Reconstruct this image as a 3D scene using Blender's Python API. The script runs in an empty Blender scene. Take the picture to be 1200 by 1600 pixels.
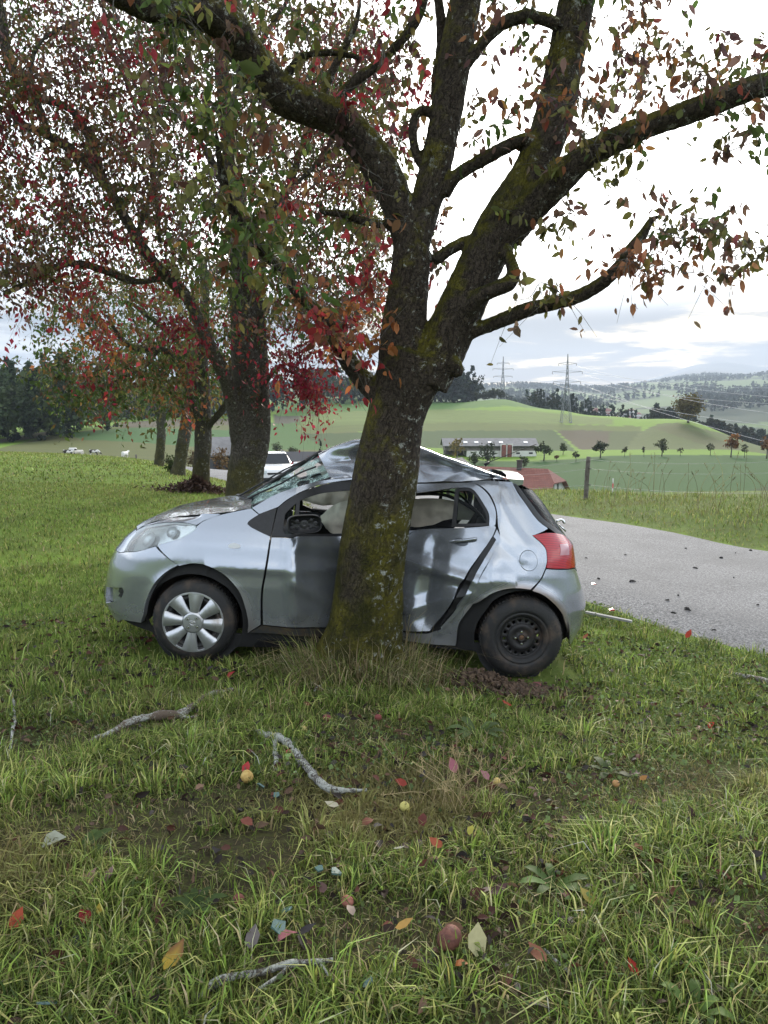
import bpy, bmesh, math, time
import numpy as np
from mathutils import Vector, Matrix, noise as mnoise
T0 = time.time()
rng = np.random.default_rng(7)
S = bpy.context.scene
COL = S.collection
rad = math.radians

# ------------------------------------------------------------------ camera
CAM = np.array([0.0, 0.0, 1.65])
FPX = 26 / 36 * 1600
PITCH = math.atan(150 / FPX)
cam_d = bpy.data.cameras.new('camera')
cam_d.sensor_fit = 'VERTICAL'; cam_d.sensor_height = 36; cam_d.sensor_width = 27; cam_d.lens = 26
cam_d.clip_start = 0.05; cam_d.clip_end = 30000
cam = bpy.data.objects.new('camera', cam_d); COL.objects.link(cam)
cam.location = CAM; cam.rotation_euler = (rad(90) - PITCH, 0, 0)
S.camera = cam

# ------------------------------------------------------------------ world: overcast with broken cloud, low sun behind it
SUN_EL, SUN_AZ = rad(24), rad(14)            # azimuth to the right of +Y
W = bpy.data.worlds.new('World'); S.world = W; W.use_nodes = True
nt = W.node_tree; nt.nodes.clear()
def N(t, k, **kw):
    n = t.nodes.new(k)
    for a, b in kw.items():
        setattr(n, a, b)
    return n
def math_node(t, op, a, b=None, c=None, clamp=False):
    n = N(t, 'ShaderNodeMath', operation=op); n.use_clamp = clamp
    for i, v in enumerate((a, b, c)):
        if v is None: continue
        if isinstance(v, (int, float)): n.inputs[i].default_value = v
        else: t.links.new(v, n.inputs[i])
    return n.outputs[0]
def mixc(t, f, a, b, mode='MIX'):
    n = N(t, 'ShaderNodeMix', data_type='RGBA', blend_type=mode)
    for sock, v in ((n.inputs[0], f), (n.inputs[6], a), (n.inputs[7], b)):
        if isinstance(v, (int, float)): sock.default_value = v
        elif isinstance(v, (tuple, list)): sock.default_value = (*v[:3], 1)
        else: t.links.new(v, sock)
    return n.outputs[2]
def maprange(t, v, a, b, c, d, smooth=True):
    n = N(t, 'ShaderNodeMapRange', interpolation_type='SMOOTHSTEP' if smooth else 'LINEAR')
    t.links.new(v, n.inputs[0])
    for i, q in enumerate((a, b, c, d)): n.inputs[i + 1].default_value = q
    return n.outputs[0]
def noise_node(t, vec, scale, detail=4, rough=0.55, dist=0.0):
    n = N(t, 'ShaderNodeTexNoise'); n.inputs['Scale'].default_value = scale
    n.inputs['Detail'].default_value = detail; n.inputs['Roughness'].default_value = rough
    n.inputs['Distortion'].default_value = dist
    if vec is not None: t.links.new(vec, n.inputs['Vector'])
    return n.outputs['Fac']
out = N(nt, 'ShaderNodeOutputWorld')
tc = N(nt, 'ShaderNodeTexCoord')
sep = N(nt, 'ShaderNodeSeparateXYZ'); nt.links.new(tc.outputs['Generated'], sep.inputs[0])
dx, dy, dz = sep.outputs
zc = math_node(nt, 'MAXIMUM', dz, 0.0)
zq = math_node(nt, 'ADD', zc, 0.055)
cx = math_node(nt, 'DIVIDE', dx, zq); cy = math_node(nt, 'DIVIDE', dy, zq)
comb = N(nt, 'ShaderNodeCombineXYZ'); nt.links.new(cx, comb.inputs[0]); nt.links.new(cy, comb.inputs[1])
cl = noise_node(nt, comb.outputs[0], 0.55, 8, 0.60, 0.35)
clf = maprange(nt, cl, 0.48, 0.61, 0.0, 1.0)
# deck brightness: grey-blue low on the horizon, dazzling where the sun stands behind the cloud, white higher up
sdir = N(nt, 'ShaderNodeVectorMath', operation='DOT_PRODUCT')
nt.links.new(tc.outputs['Generated'], sdir.inputs[0])
sdir.inputs[1].default_value = (math.cos(SUN_EL) * math.sin(SUN_AZ), math.cos(SUN_EL) * math.cos(SUN_AZ), math.sin(SUN_EL))
top = maprange(nt, dz, 0.35, 0.80, 1.0, 0.52)
glow = maprange(nt, sdir.outputs['Value'], 0.62, 1.0, 0.0, 1.0)
elev = maprange(nt, dz, 0.115, 0.215, 0.0, 1.0)
dark = mixc(nt, elev, (0.080, 0.104, 0.145), (0.80, 0.90, 1.05))
warm = maprange(nt, sdir.outputs['Value'], 0.80, 0.97, 0.0, 1.0)
brt = mixc(nt, elev, mixc(nt, warm, (0.34, 0.34, 0.345), (0.80, 0.63, 0.38)), (1.5, 1.53, 1.55))
deck = mixc(nt, clf, dark, brt)
glowc = mixc(nt, glow, (0, 0, 0), (1.5, 1.42, 1.25))
glowm = mixc(nt, elev, (0.0, 0.0, 0.0), (1, 1, 1))
glowx = mixc(nt, 1.0, glowc, glowm, 'MULTIPLY')
deck2 = mixc(nt, 1.0, deck, glowx, 'ADD')
sky = N(nt, 'ShaderNodeTexSky', sky_type='NISHITA')
sky.sun_disc = False; sky.sun_elevation = SUN_EL; sky.sun_rotation = SUN_AZ; sky.air_density = 1.2; sky.dust_density = 1.5
bgs = N(nt, 'ShaderNodeBackground'); nt.links.new(sky.outputs[0], bgs.inputs[0]); bgs.inputs[1].default_value = 0.09
bgc = N(nt, 'ShaderNodeBackground'); nt.links.new(deck2, bgc.inputs[0]); nt.links.new(top, bgc.inputs[1])
mx = N(nt, 'ShaderNodeMixShader'); mx.inputs[0].default_value = 0.95
nt.links.new(bgs.outputs[0], mx.inputs[1]); nt.links.new(bgc.outputs[0], mx.inputs[2])
nt.links.new(mx.outputs[0], out.inputs[0])

sun_d = bpy.data.lights.new('sun', 'SUN'); sun_d.energy = 1.5; sun_d.angle = rad(11); sun_d.color = (1, 0.90, 0.76)
sun = bpy.data.objects.new('sun', sun_d); COL.objects.link(sun)
sv = Vector((math.cos(SUN_EL) * math.sin(SUN_AZ), math.cos(SUN_EL) * math.cos(SUN_AZ), math.sin(SUN_EL)))
sun.rotation_euler = sv.to_track_quat('Z', 'Y').to_euler(); sun.location = (0, 0, 50)
S.view_settings.view_transform = 'Standard'; S.view_settings.look = 'None'
S.view_settings.exposure = 1.14; S.view_settings.gamma = 1; S.view_settings.use_curve_mapping = False

# ------------------------------------------------------------------ pixel <-> place
FW = np.array([0, math.cos(PITCH), -math.sin(PITCH)]); UP = np.array([0, math.sin(PITCH), math.cos(PITCH)])
def ray(px, py):
    return FW + (px - 600) / FPX * np.array([1.0, 0, 0]) + (800 - py) / FPX * UP
def P(px, py, depth):
    d = ray(px, py); return CAM + d * (depth / d[1])
def project(V):
    q = np.asarray(V, float) - CAM
    zz = q @ FW
    zz = np.where(np.abs(zz) < 1e-6, 1e-6, zz)
    return 600 + q[..., 0] / zz * FPX, 800 - (q @ UP) / zz * FPX, zz

# ------------------------------------------------------------------ mesh helpers
def set_col(me, col):
    at = me.color_attributes.new('col', 'FLOAT_COLOR', 'POINT')
    c = np.ones((len(me.vertices), 4), np.float32); c[:, :3] = col
    at.data.foreach_set('color', c.ravel())
def mesh(name, V, F, mat, smooth=True, col=None):
    me = bpy.data.meshes.new(name)
    V = np.asarray(V, np.float32)
    if isinstance(F, np.ndarray):
        k = F.shape[1]; tot = np.full(len(F), k, np.int32); idx = F.astype(np.int32).ravel()
    else:
        tot = np.array([len(f) for f in F], np.int32)
        idx = np.concatenate([np.asarray(f, np.int32) for f in F]) if len(F) else np.zeros(0, np.int32)
    me.vertices.add(len(V)); me.vertices.foreach_set('co', V.ravel())
    me.loops.add(len(idx)); me.loops.foreach_set('vertex_index', idx)
    me.polygons.add(len(tot))
    st = np.zeros(len(tot), np.int32); st[1:] = np.cumsum(tot)[:-1]
    me.polygons.foreach_set('loop_start', st); me.polygons.foreach_set('loop_total', tot)
    me.polygons.foreach_set('use_smooth', np.full(len(tot), bool(smooth)))
    me.update(calc_edges=True)
    if mat: me.materials.append(mat)
    if col is not None: set_col(me, col)
    return me
def obj(name, me, parent=None, label=None, cat=None, group=None, kind=None, loc=None):
    o = bpy.data.objects.new(name, me); COL.objects.link(o)
    if parent is not None: o.parent = parent
    if loc is not None: o.location = loc
    tag(o, label, cat, group, kind)
    return o
def tag(o, label=None, cat=None, group=None, kind=None):
    if label: o['label'] = label
    if cat: o['category'] = cat
    if group: o['group'] = group
    if kind: o['kind'] = kind
    return o
def thing(name, label, cat, loc=(0, 0, 0), group=None, rz=0):
    o = bpy.data.objects.new(name, None); COL.objects.link(o); o.location = loc; o.rotation_euler = (0, 0, rz)
    o.empty_display_size = 0.1
    return tag(o, label, cat, group)
class MB:
    """collects polygons for one mesh"""
    def __init__(s): s.V = []; s.F = []; s.C = []; s.n = 0
    def add(s, V, F, col=None):
        V = np.asarray(V, float).reshape(-1, 3)
        for f in F: s.F.append([int(i) + s.n for i in f])
        s.V.append(V); s.C.append(np.tile(np.asarray(col if col is not None else (1, 1, 1), float), (len(V), 1)) if np.ndim(col) < 2 else np.asarray(col))
        s.n += len(V)
    def box(s, c, size, R=None, taper=1.0):
        h = np.array(size) / 2
        v = np.array([[x, y, z] for z in (-1, 1) for y in (-1, 1) for x in (-1, 1)], float)
        v[4:, :2] *= taper
        v = v * h
        if R is not None: v = v @ np.asarray(R).T
        s.add(v + np.asarray(c), [(0, 2, 3, 1), (4, 5, 7, 6), (0, 1, 5, 4), (2, 6, 7, 3), (0, 4, 6, 2), (1, 3, 7, 5)])
    def bar(s, a, b, w, h=None):
        """square bar from a to b"""
        s.tube([a, b], [w, w] if h is None else [w, w], 4)
    def tube(s, path, radii, sides=8, cap=True, col=None, squash=1.0):
        path = np.asarray(path, float); n = len(path)
        radii = np.broadcast_to(np.asarray(radii, float), (n,))
        t = np.gradient(path, axis=0) if n > 2 else np.repeat((path[1] - path[0])[None], 2, 0)
        t /= np.linalg.norm(t, axis=1)[:, None] + 1e-12
        ref = np.array([0, 0, 1.0]) if abs(t[0][2]) < .9 else np.array([1.0, 0, 0])
        u = np.cross(ref, t[0]); u /= np.linalg.norm(u)
        ang = np.arange(sides) / sides * 2 * math.pi + (math.pi / 4 if sides == 4 else 0)
        V = np.zeros((n, sides, 3))
        for i in range(n):
            u = u - t[i] * (u @ t[i]); u /= np.linalg.norm(u) + 1e-12
            w = np.cross(t[i], u)
            V[i] = path[i] + radii[i] * (np.cos(ang)[:, None] * u + np.sin(ang)[:, None] * w * squash)
        F = []
        for i in range(n - 1):
            for j in range(sides):
                k = (j + 1) % sides
                F.append((i * sides + j, i * sides + k, (i + 1) * sides + k, (i + 1) * sides + j))
        if cap:
            F.append(tuple(range(sides))[::-1]); F.append(tuple((n - 1) * sides + j for j in range(sides)))
        s.add(V.reshape(-1, 3), F, col)
    def lathe(s, prof, sides=32, axis='y', c=(0, 0, 0), close=False):
        """prof: (axial, radius) pairs turned about an axis through c"""
        prof = np.asarray(prof, float); n = len(prof)
        a = np.arange(sides) / sides * 2 * math.pi
        V = np.zeros((n, sides, 3))
        for i, (ax, r) in enumerate(prof):
            q = np.stack([r * np.cos(a), np.full(sides, ax), r * np.sin(a)], 1)
            if axis == 'z': q = q[:, [0, 2, 1]] * [1, -1, 1]; q[:, 1] *= 1
            if axis == 'z': q = np.stack([r * np.cos(a), r * np.sin(a), np.full(sides, ax)], 1)
            V[i] = q + np.asarray(c)
        F = [(i * sides + j, i * sides + (j + 1) % sides, (i + 1) * sides + (j + 1) % sides, (i + 1) * sides + j)
             for i in range(n - 1) for j in range(sides)]
        s.add(V.reshape(-1, 3), F)
    def mesh(s, name, mat, smooth=True, usecol=False):
        return mesh(name, np.concatenate(s.V), s.F, mat, smooth, np.concatenate(s.C) if usecol else None)
    def obj(s, name, mat, parent=None, smooth=True, usecol=False, **kw):
        return obj(name, s.mesh(name, mat, smooth, usecol), parent, **kw)
def sharpen(o, deg=40):
    me = o.data
    bm = bmesh.new(); bm.from_mesh(me); lim = rad(deg)
    bmesh.ops.recalc_face_normals(bm, faces=bm.faces[:])
    for e in bm.edges:
        if len(e.link_faces) == 2 and e.calc_face_angle(0) > lim: e.smooth = False
    bm.to_mesh(me); bm.free()
    return o
def catmull(pts, per=6):
    pts = np.asarray(pts, float)
    if len(pts) < 3:
        t = np.linspace(0, 1, per + 1)[:, None]; return pts[0] * (1 - t) + pts[-1] * t
    p = np.vstack([2 * pts[0] - pts[1], pts, 2 * pts[-1] - pts[-2]])
    o = []
    for i in range(1, len(p) - 2):
        t = np.linspace(0, 1, per, endpoint=False)[:, None]
        o.append(.5 * (2 * p[i] + (p[i + 1] - p[i - 1]) * t + (2 * p[i - 1] - 5 * p[i] + 4 * p[i + 1] - p[i + 2]) * t ** 2
                       + (3 * p[i] - p[i - 1] - 3 * p[i + 1] + p[i + 2]) * t ** 3))
    o.append(p[-2][None]); return np.vstack(o)
def inside(x, y, poly):
    x = np.asarray(x); y = np.asarray(y); r = np.zeros(x.shape, bool); n = len(poly)
    for i in range(n):
        x1, y1 = poly[i]; x2, y2 = poly[(i + 1) % n]
        c = (y1 > y) != (y2 > y)
        with np.errstate(divide='ignore', invalid='ignore'):
            r ^= c & (x < (x2 - x1) * (y - y1) / (y2 - y1 + 1e-12) + x1)
    return r

# ------------------------------------------------------------------ materials
def new_mat(name):
    m = bpy.data.materials.new(name); m.use_nodes = True
    return m, m.node_tree, m.node_tree.nodes['Principled BSDF']
def mat(name, base, rough=.6, metal=0.0, var=0.0, scale=8.0, bump=0.0, bscale=40.0, col2=None, coat=0.0, spec=.5, thresh=(.35, .65)):
    m, t, b = new_mat(name)
    b.inputs['Roughness'].default_value = rough; b.inputs['Metallic'].default_value = metal
    b.inputs['Coat Weight'].default_value = coat; b.inputs['Coat Roughness'].default_value = .06
    b.inputs['Specular IOR Level'].default_value = spec
    g = N(t, 'ShaderNodeTexCoord')
    if col2 is None and var > 0: col2 = tuple(min(1, c * (1 + var)) for c in base); base = tuple(c * (1 - var) for c in base)
    if col2 is not None:
        f = maprange(t, noise_node(t, g.outputs['Object'], scale, 6, .6), thresh[0], thresh[1], 0, 1)
        t.links.new(mixc(t, f, base, col2), b.inputs['Base Color'])
        rr = math_node(t, 'MULTIPLY_ADD', f, .12, max(0.02, rough - .06)); t.links.new(rr, b.inputs['Roughness'])
    else: b.inputs['Base Color'].default_value = (*base, 1)
    if bump:
        bn = N(t, 'ShaderNodeBump'); bn.inputs['Strength'].default_value = bump; bn.inputs['Distance'].default_value = .01
        t.links.new(noise_node(t, g.outputs['Object'], bscale, 5, .65), bn.inputs['Height']); t.links.new(bn.outputs[0], b.inputs['Normal'])
    return m
def leaf_mat(name, trans=.4, rough=.5, noise_amt=.25):
    """two-sided leaf or blade: colour from the mesh, light shines through"""
    m, t, b = new_mat(name)
    a = N(t, 'ShaderNodeVertexColor'); a.layer_name = 'col'
    g = N(t, 'ShaderNodeTexCoord')
    f = noise_node(t, g.outputs['Object'], 60, 3)
    c = mixc(t, math_node(t, 'MULTIPLY', f, noise_amt), a.outputs[0], (.02, .015, .01))
    t.links.new(c, b.inputs['Base Color']); b.inputs['Roughness'].default_value = rough
    b.inputs['Specular IOR Level'].default_value = .14
    tr = N(t, 'ShaderNodeBsdfTranslucent'); t.links.new(c, tr.inputs[0])
    mx = N(t, 'ShaderNodeMixShader'); mx.inputs[0].default_value = trans
    t.links.new(b.outputs[0], mx.inputs[1]); t.links.new(tr.outputs[0], mx.inputs[2])
    t.links.new(mx.outputs[0], t.nodes['Material Output'].inputs[0])
    return m

# ------------------------------------------------------------------ terrain height from surveyed points
CP = [  # (px, py, depth)
 (302,1036,5.4),(818,1064,5.4),(0,1020,5.4),(1150,1082,5.4),(-300,1008,5.4),(560,1044,5.4),
 (100,850,10),(-100,845,10),(300,858,10),(-500,835,10),(0,752,18),(100,757,18),(313,768,18),(-400,745,18),
 (0,718,30),(100,722,30),(250,731,30),(-400,712,30),(0,707,45),(120,711,45),(240,722,42),(-400,704,45),
 (0,722,70),(120,726,70),(240,735,70),(340,742,70),(100,722,110),(260,728,110),(0,706,170),(120,713,170),(220,714,170),(340,716,170),
 (-300,700,170),(0,697,230),(120,700,230),(220,699,230),(330,702,230),(0,690,300),(100,681,300),(250,688,300),(350,691,300),(-300,690,300),
 (100,671,400),(220,669,400),(350,672,400),(-150,680,380),(190,660,520),(280,656,520),(350,656,520),(190,652,700),(350,645,700),
 (100,640,1500),(350,630,1500),(100,615,4000),(350,605,4000),(-300,650,700),(-300,620,3000),
 (430,757,31),(330,750,31),(317,741,40),(380,742,40),(560,770,31),(480,760,50),(400,740,52),(480,752,75),(400,735,90),(560,755,75),(480,730,150),(560,730,150),
 (430,702,300),(560,696,320),(470,673,430),(560,669,430),(450,651,520),(560,646,540),(430,633,640),(560,630,650),(450,622,900),(560,620,900),
 (1160,1030,6.08+.1),(920,955,7.58),(1200,848,12.55),(865,795,17.9),(640,800,17.3),(640,772,24),(870,767,24),(1000,772,20),(1200,786,15.6),
 (1400,812,13),(1400,900,9),(900,805,35),(1100,815,35),(700,795,35),(900,808,60),(1150,806,60),(700,780,60),(900,793,90),(1150,793,90),(700,790,90),
 (820,806,132),(1000,778,130),(1180,780,130),(700,752,150),(1000,745,180),(1150,750,170),(1300,760,150),(950,713,260),(1100,713,250),(1220,720,230),
 (700,713,280),(830,713,280),(700,691,350),(870,693,350),(1000,690,350),(1100,693,330),(1150,694,340),(1220,708,300),(1400,730,260),
 (700,673,430),(870,673,430),(1000,668,430),(1075,661,390),(700,653,520),(885,661,480),(960,652,500),(1020,656,460),(740,627,640),(830,635,600),(690,629,650),(880,642,560),(790,624,640),
 (740,640,800),(880,668,800),(1000,692,800),(1100,715,800),(1220,728,700),(1400,740,600),(1100,685,1200),(1220,695,1100),(950,660,1300),(800,645,1300),
 (950,646,1600),(1100,645,1700),(1220,642,1700),(1150,630,2200),(950,637,2300),(800,628,2300),(1000,614,3200),(1220,604,3200),(850,614,3200),(700,615,3200),
 (800,603,4500),(1000,600,4500),(1100,592,4500),(1220,583,4500),(600,603,4500),(800,606,6000),(1000,606,6000),(1200,600,6000),
 (1150,569,8600),(1080,575,8600),(1030,590,8600),(985,602,8600),(1230,574,8600),(850,605,8600),(600,608,8600),(300,608,8600),(1400,590,8600),(1400,650,3000)]
pts = [P(*c) for c in CP]
pts += [np.array(q, float) for q in [(0,0,0),(-2.5,0,.06),(2.5,0,-.06),(0,2,-.02),(-2,2,.05),(2,2,-.09),(0,-5,.1),(-8,-5,.3),(8,-6,-.4),(-10,4,.2),(-20,-10,.6),(20,-20,-1),
        (0,-40,1),(-60,-30,2),(60,-40,-2),(-100,60,1),(0,-300,10),(-300,-200,20),(300,-200,-10),(-400,200,5),(500,100,-20),(0,-3000,150),(-3000,-1000,250),
        (3000,-1000,100),(-4000,2000,200),(4000,1500,120),(0,-9000,300),(-9000,0,400),(9000,0,300)]]
pts = np.array(pts)
def fish(x, y):
    r = np.hypot(x, y); k = np.log1p(r / 3) / np.maximum(r, 1e-6); return x * k, y * k
def tps(r2): return np.where(r2 > 1e-12, .5 * r2 * np.log(np.maximum(r2, 1e-12)), 0)
fx, fy = fish(pts[:, 0], pts[:, 1]); nP = len(pts)
KQ = (pts[:, 2] - CAM[2]) / (np.hypot(pts[:, 0], pts[:, 1]) + 3)
A = np.zeros((nP + 3, nP + 3))
A[:nP, :nP] = tps((fx[:, None] - fx) ** 2 + (fy[:, None] - fy) ** 2) + np.eye(nP) * 2e-4
A[:nP, nP] = 1; A[:nP, nP + 1] = fx; A[:nP, nP + 2] = fy; A[nP:, :nP] = A[:nP, nP:].T
wts = np.linalg.solve(A, np.concatenate([KQ, np.zeros(3)]))
def ground_z(x, y):
    x = np.atleast_1d(np.asarray(x, float)); y = np.atleast_1d(np.asarray(y, float)); sh = x.shape
    x = x.ravel(); y = y.ravel(); o = np.zeros(len(x))
    for i in range(0, len(x), 20000):
        a, b = fish(x[i:i + 20000], y[i:i + 20000])
        q = tps((a[:, None] - fx) ** 2 + (b[:, None] - fy) ** 2) @ wts[:nP] + wts[nP] + wts[nP + 1] * a + wts[nP + 2] * b
        o[i:i + 20000] = CAM[2] + q * (np.hypot(x[i:i + 20000], y[i:i + 20000]) + 3)
    return o.reshape(sh)
def gz(x, y): return float(ground_z(x, y)[0])
def on_ground(px, py, lo=1.2, hi=9000):
    """first hit of the view ray through (px, py) with the ground"""
    d = ray(px, py); d = d / d[1]
    ts = np.geomspace(lo, hi, 700); q = CAM + d * ts[:, None]
    below = q[:, 2] < ground_z(q[:, 0], q[:, 1])
    i = int(np.argmax(below))
    if not below[i]: return None
    a, b = ts[max(i - 1, 0)], ts[i]
    for _ in range(18):
        m = (a + b) / 2; p = CAM + d * m
        if p[2] < gz(p[0], p[1]): b = m
        else: a = m
    p = CAM + d * b; p[2] = gz(p[0], p[1]); return p

# ---- road centre line and verge bank
ROAD = catmull([(26,-9),(19,-4.5),(13,.6),(9.4,3.6),(6.9,6.3),(4.85,9.3),(3.1,12.8),(1.1,17.4),(-3.1,30.5),(-7.2,40.5),(-13,52),(-24,68),(-40,86)], 12)
def road_dist(x, y):
    x = np.asarray(x, float).ravel(); y = np.asarray(y, float).ravel()
    best = np.full(len(x), 1e9); s = np.zeros(len(x)); side = np.zeros(len(x))
    for i in range(len(ROAD) - 1):
        a, b = ROAD[i], ROAD[i + 1]; e = b - a; L = e @ e
        t = np.clip(((x - a[0]) * e[0] + (y - a[1]) * e[1]) / L, 0, 1)
        qx, qy = x - a[0] - t * e[0], y - a[1] - t * e[1]; d = np.hypot(qx, qy)
        m = d < best; best[m] = d[m]; side[m] = np.sign(e[0] * qy - e[1] * qx)[m]; s[m] = i + t[m]
    return best, s, side
RW = 2.75
# ---- land cover of the far slopes, as plots outlined on the ground
G_LAWN = (.135, .225, .028)
PLOTS = [  # outline in photograph pixels, depth range, soil or crop colour
 ([(-400,740),(-400,705),(0,700),(100,676),(200,667),(560,660),(560,760),(300,760)],(60,600),(.13,.135,.055)),        # dry pasture with cows
 ([(95,677),(215,668),(360,672),(430,690),(430,706),(330,700),(200,690),(130,687)],(200,620),(.065,.15,.05)),          # bright winter wheat
 ([(170,668),(185,660),(280,655),(360,654),(360,664),(260,667)],(300,900),(.13,.10,.08)),                              # ploughed strip
 ([(-400,700),(0,692),(60,684),(105,672),(90,671),(0,686),(-400,690)],(200,600),(.22,.19,.15)),                        # farm track at forest edge
 ([(360,700),(360,655),(430,660),(500,652),(480,672),(500,690),(560,696),(560,705)],(200,600),(.075,.15,.045)),
 ([(428,662),(428,647),(500,646),(476,655),(458,661)],(350,900),(.10,.085,.075)),                                      # ploughed
 ([(470,651),(560,646),(720,648),(880,660),(880,668),(700,661),(560,664),(465,668)],(330,640),(.15,.19,.06)),
 ([(465,668),(560,664),(720,660),(1000,666),(1000,674),(870,673),(700,673),(560,675),(470,678)],(330,560),(.13,.155,.05)),
 ([(430,651),(430,620),(900,620),(900,644),(790,634),(700,640),(560,645)],(400,760),(.11,.20,.055)),
 ([(500,646),(560,642),(700,640),(830,642),(960,655),(960,664),(870,662),(700,658),(500,660)],(400,640),(.17,.215,.07)),
 ([(470,678),(700,673),(866,672),(900,705),(700,700),(500,696)],(240,480),(.06,.095,.035)),
 ([(868,673),(905,672),(955,674),(945,703),(905,702)],(250,480),(.10,.075,.055)),
 ([(905,672),(1005,674),(985,703),(945,703),(955,674)],(250,480),(.09,.11,.045)),                                     # brown plough
 ([(1000,675),(1030,662),(1060,660),(1250,708),(1250,716),(1140,702),(975,703)],(230,480),(.125,.145,.062)),
 ([(1020,668),(1060,663),(1130,690),(1160,704),(1120,702)],(230,480),(.12,.12,.06)),
 ([(700,800),(700,706),(950,710),(1250,712),(1400,720),(1400,900)],(32,262),(.045,.105,.030)),
 ([(1080,790),(1250,745),(1400,745),(1400,900),(1100,830)],(32,230),(.045,.07,.028)),
]
azs = np.concatenate([np.linspace(-180, -42, 36, endpoint=False), np.linspace(-42, 42, 340), np.linspace(42, 180, 37)[1:]])
azs = np.radians(azs[:-1])
rds = np.concatenate([[0.0], np.geomspace(.25, 30, 110), np.geomspace(30, 1000, 230)[1:], np.geomspace(1000, 9800, 90)[1:]])
nA, nR = len(azs), len(rds)
GX = rds[:, None] * np.sin(azs); GY = rds[:, None] * np.cos(azs)
GZ = ground_z(GX, GY)
rdd, rds_, rside = road_dist(GX, GY); rdd = rdd.reshape(GX.shape); rside = rside.reshape(GX.shape)
fade = np.clip((60 - rds[:, None]) / 20, 0, 1)
GZ = GZ - .07 * fade * np.clip((RW + .9 - rdd) / .6, 0, 1)                      # road bed
def roll(x, y, s):  return np.array([mnoise.noise((a * s, b * s, 3.1)) for a, b in zip(np.ravel(x), np.ravel(y))]).reshape(np.shape(x))
fine = np.zeros_like(GZ)
sel = (rds > .2) & (rds < 45)
fine[sel] = .035 * roll(GX[sel], GY[sel], 1.1) + .014 * roll(GX[sel], GY[sel], 4.2)
GZ = GZ + fine * np.clip((rdd - RW) / .8, 0, 1) + .11 * np.exp(-((GX + .17) ** 2 + (GY - 5.25) ** 2) / .38 ** 2)
far = np.clip((rds[:, None] - 700) / 900, 0, 1)
GZ = GZ + far * rds[:, None] * .0035 * roll(GX, GY, .0022)
LAND = np.zeros(GX.shape + (3,)); LAND[:] = G_LAWN
gpx, gpy, gdz = project(np.stack([GX, GY, GZ], -1))
for poly, (d0, d1), c in PLOTS:
    m = inside(gpx, gpy, poly) & (gdz > d0) & (gdz < d1); LAND[m] = np.array(c) * np.array((.70, .74, .62))
# beyond the crest: woods and pastures of the hills
hn = roll(GX, GY, .0016) + .5 * roll(GX, GY, .005)
m = rds[:, None] * np.ones_like(GX) > 760
LAND[m] = np.where((hn > .12)[..., None], np.array((.028, .045, .025)), np.array((.10, .15, .055)))[m]
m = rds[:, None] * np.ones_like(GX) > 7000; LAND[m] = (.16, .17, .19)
verge_m = (rds[:, None] < 34) & (rside < 0) & (rdd > RW) & (rdd < 9); LAND[verge_m] = (.085, .14, .028)
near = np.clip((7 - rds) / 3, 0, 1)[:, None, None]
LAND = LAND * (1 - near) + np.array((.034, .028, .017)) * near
gm, t, b = new_mat('grassland')
a = N(t, 'ShaderNodeVertexColor'); a.layer_name = 'col'; g = N(t, 'ShaderNodeTexCoord')
f1 = noise_node(t, g.outputs['Object'], 1.7, 6, .65); f2 = noise_node(t, g.outputs['Object'], 23, 4, .7); f3 = noise_node(t, g.outputs['Object'], .06, 5, .6)
c = mixc(t, maprange(t, f1, .4, .68, 0, .55), a.outputs[0], (.05, .045, .022))
c = mixc(t, maprange(t, f2, .4, .7, 0, .45), c, (.10, .115, .03))
c = mixc(t, maprange(t, f3, .35, .7, .0, .35), c, (.16, .15, .06))
# sowing lines on the far fields
mp = N(t, 'ShaderNodeMapping'); t.links.new(g.outputs['Object'], mp.inputs[0]); mp.inputs['Rotation'].default_value = (0, 0, rad(12)); mp.inputs['Scale'].default_value = (.015, .5, 1)
c2 = mixc(t, maprange(t, noise_node(t, mp.outputs[0], 1, 5, .7), .4, .65, 0, .35), a.outputs[0], (.05, .07, .03))
ln = N(t, 'ShaderNodeVectorMath', operation='LENGTH'); t.links.new(g.outputs['Object'], ln.inputs[0])
c = mixc(t, maprange(t, ln.outputs['Value'], 35, 90, 0, 1), c, c2)
t.links.new(c, b.inputs['Base Color']); b.inputs['Roughness'].default_value = .95; b.inputs['Specular IOR Level'].default_value = .1
bn = N(t, 'ShaderNodeBump'); bn.inputs['Strength'].default_value = .6; bn.inputs['Distance'].default_value = .03
t.links.new(f2, bn.inputs['Height']); t.links.new(bn.outputs[0], b.inputs['Normal'])
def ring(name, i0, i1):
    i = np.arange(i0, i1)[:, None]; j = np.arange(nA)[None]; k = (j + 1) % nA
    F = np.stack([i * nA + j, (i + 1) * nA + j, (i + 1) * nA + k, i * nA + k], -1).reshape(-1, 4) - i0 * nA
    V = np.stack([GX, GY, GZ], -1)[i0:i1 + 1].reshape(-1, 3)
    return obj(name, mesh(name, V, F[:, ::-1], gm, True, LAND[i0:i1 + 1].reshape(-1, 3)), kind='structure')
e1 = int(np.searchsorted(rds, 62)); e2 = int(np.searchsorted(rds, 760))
ring('ground', 0, e1); ring('hillside', e1, e2); ring('hills', e2, nR - 1)

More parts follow.
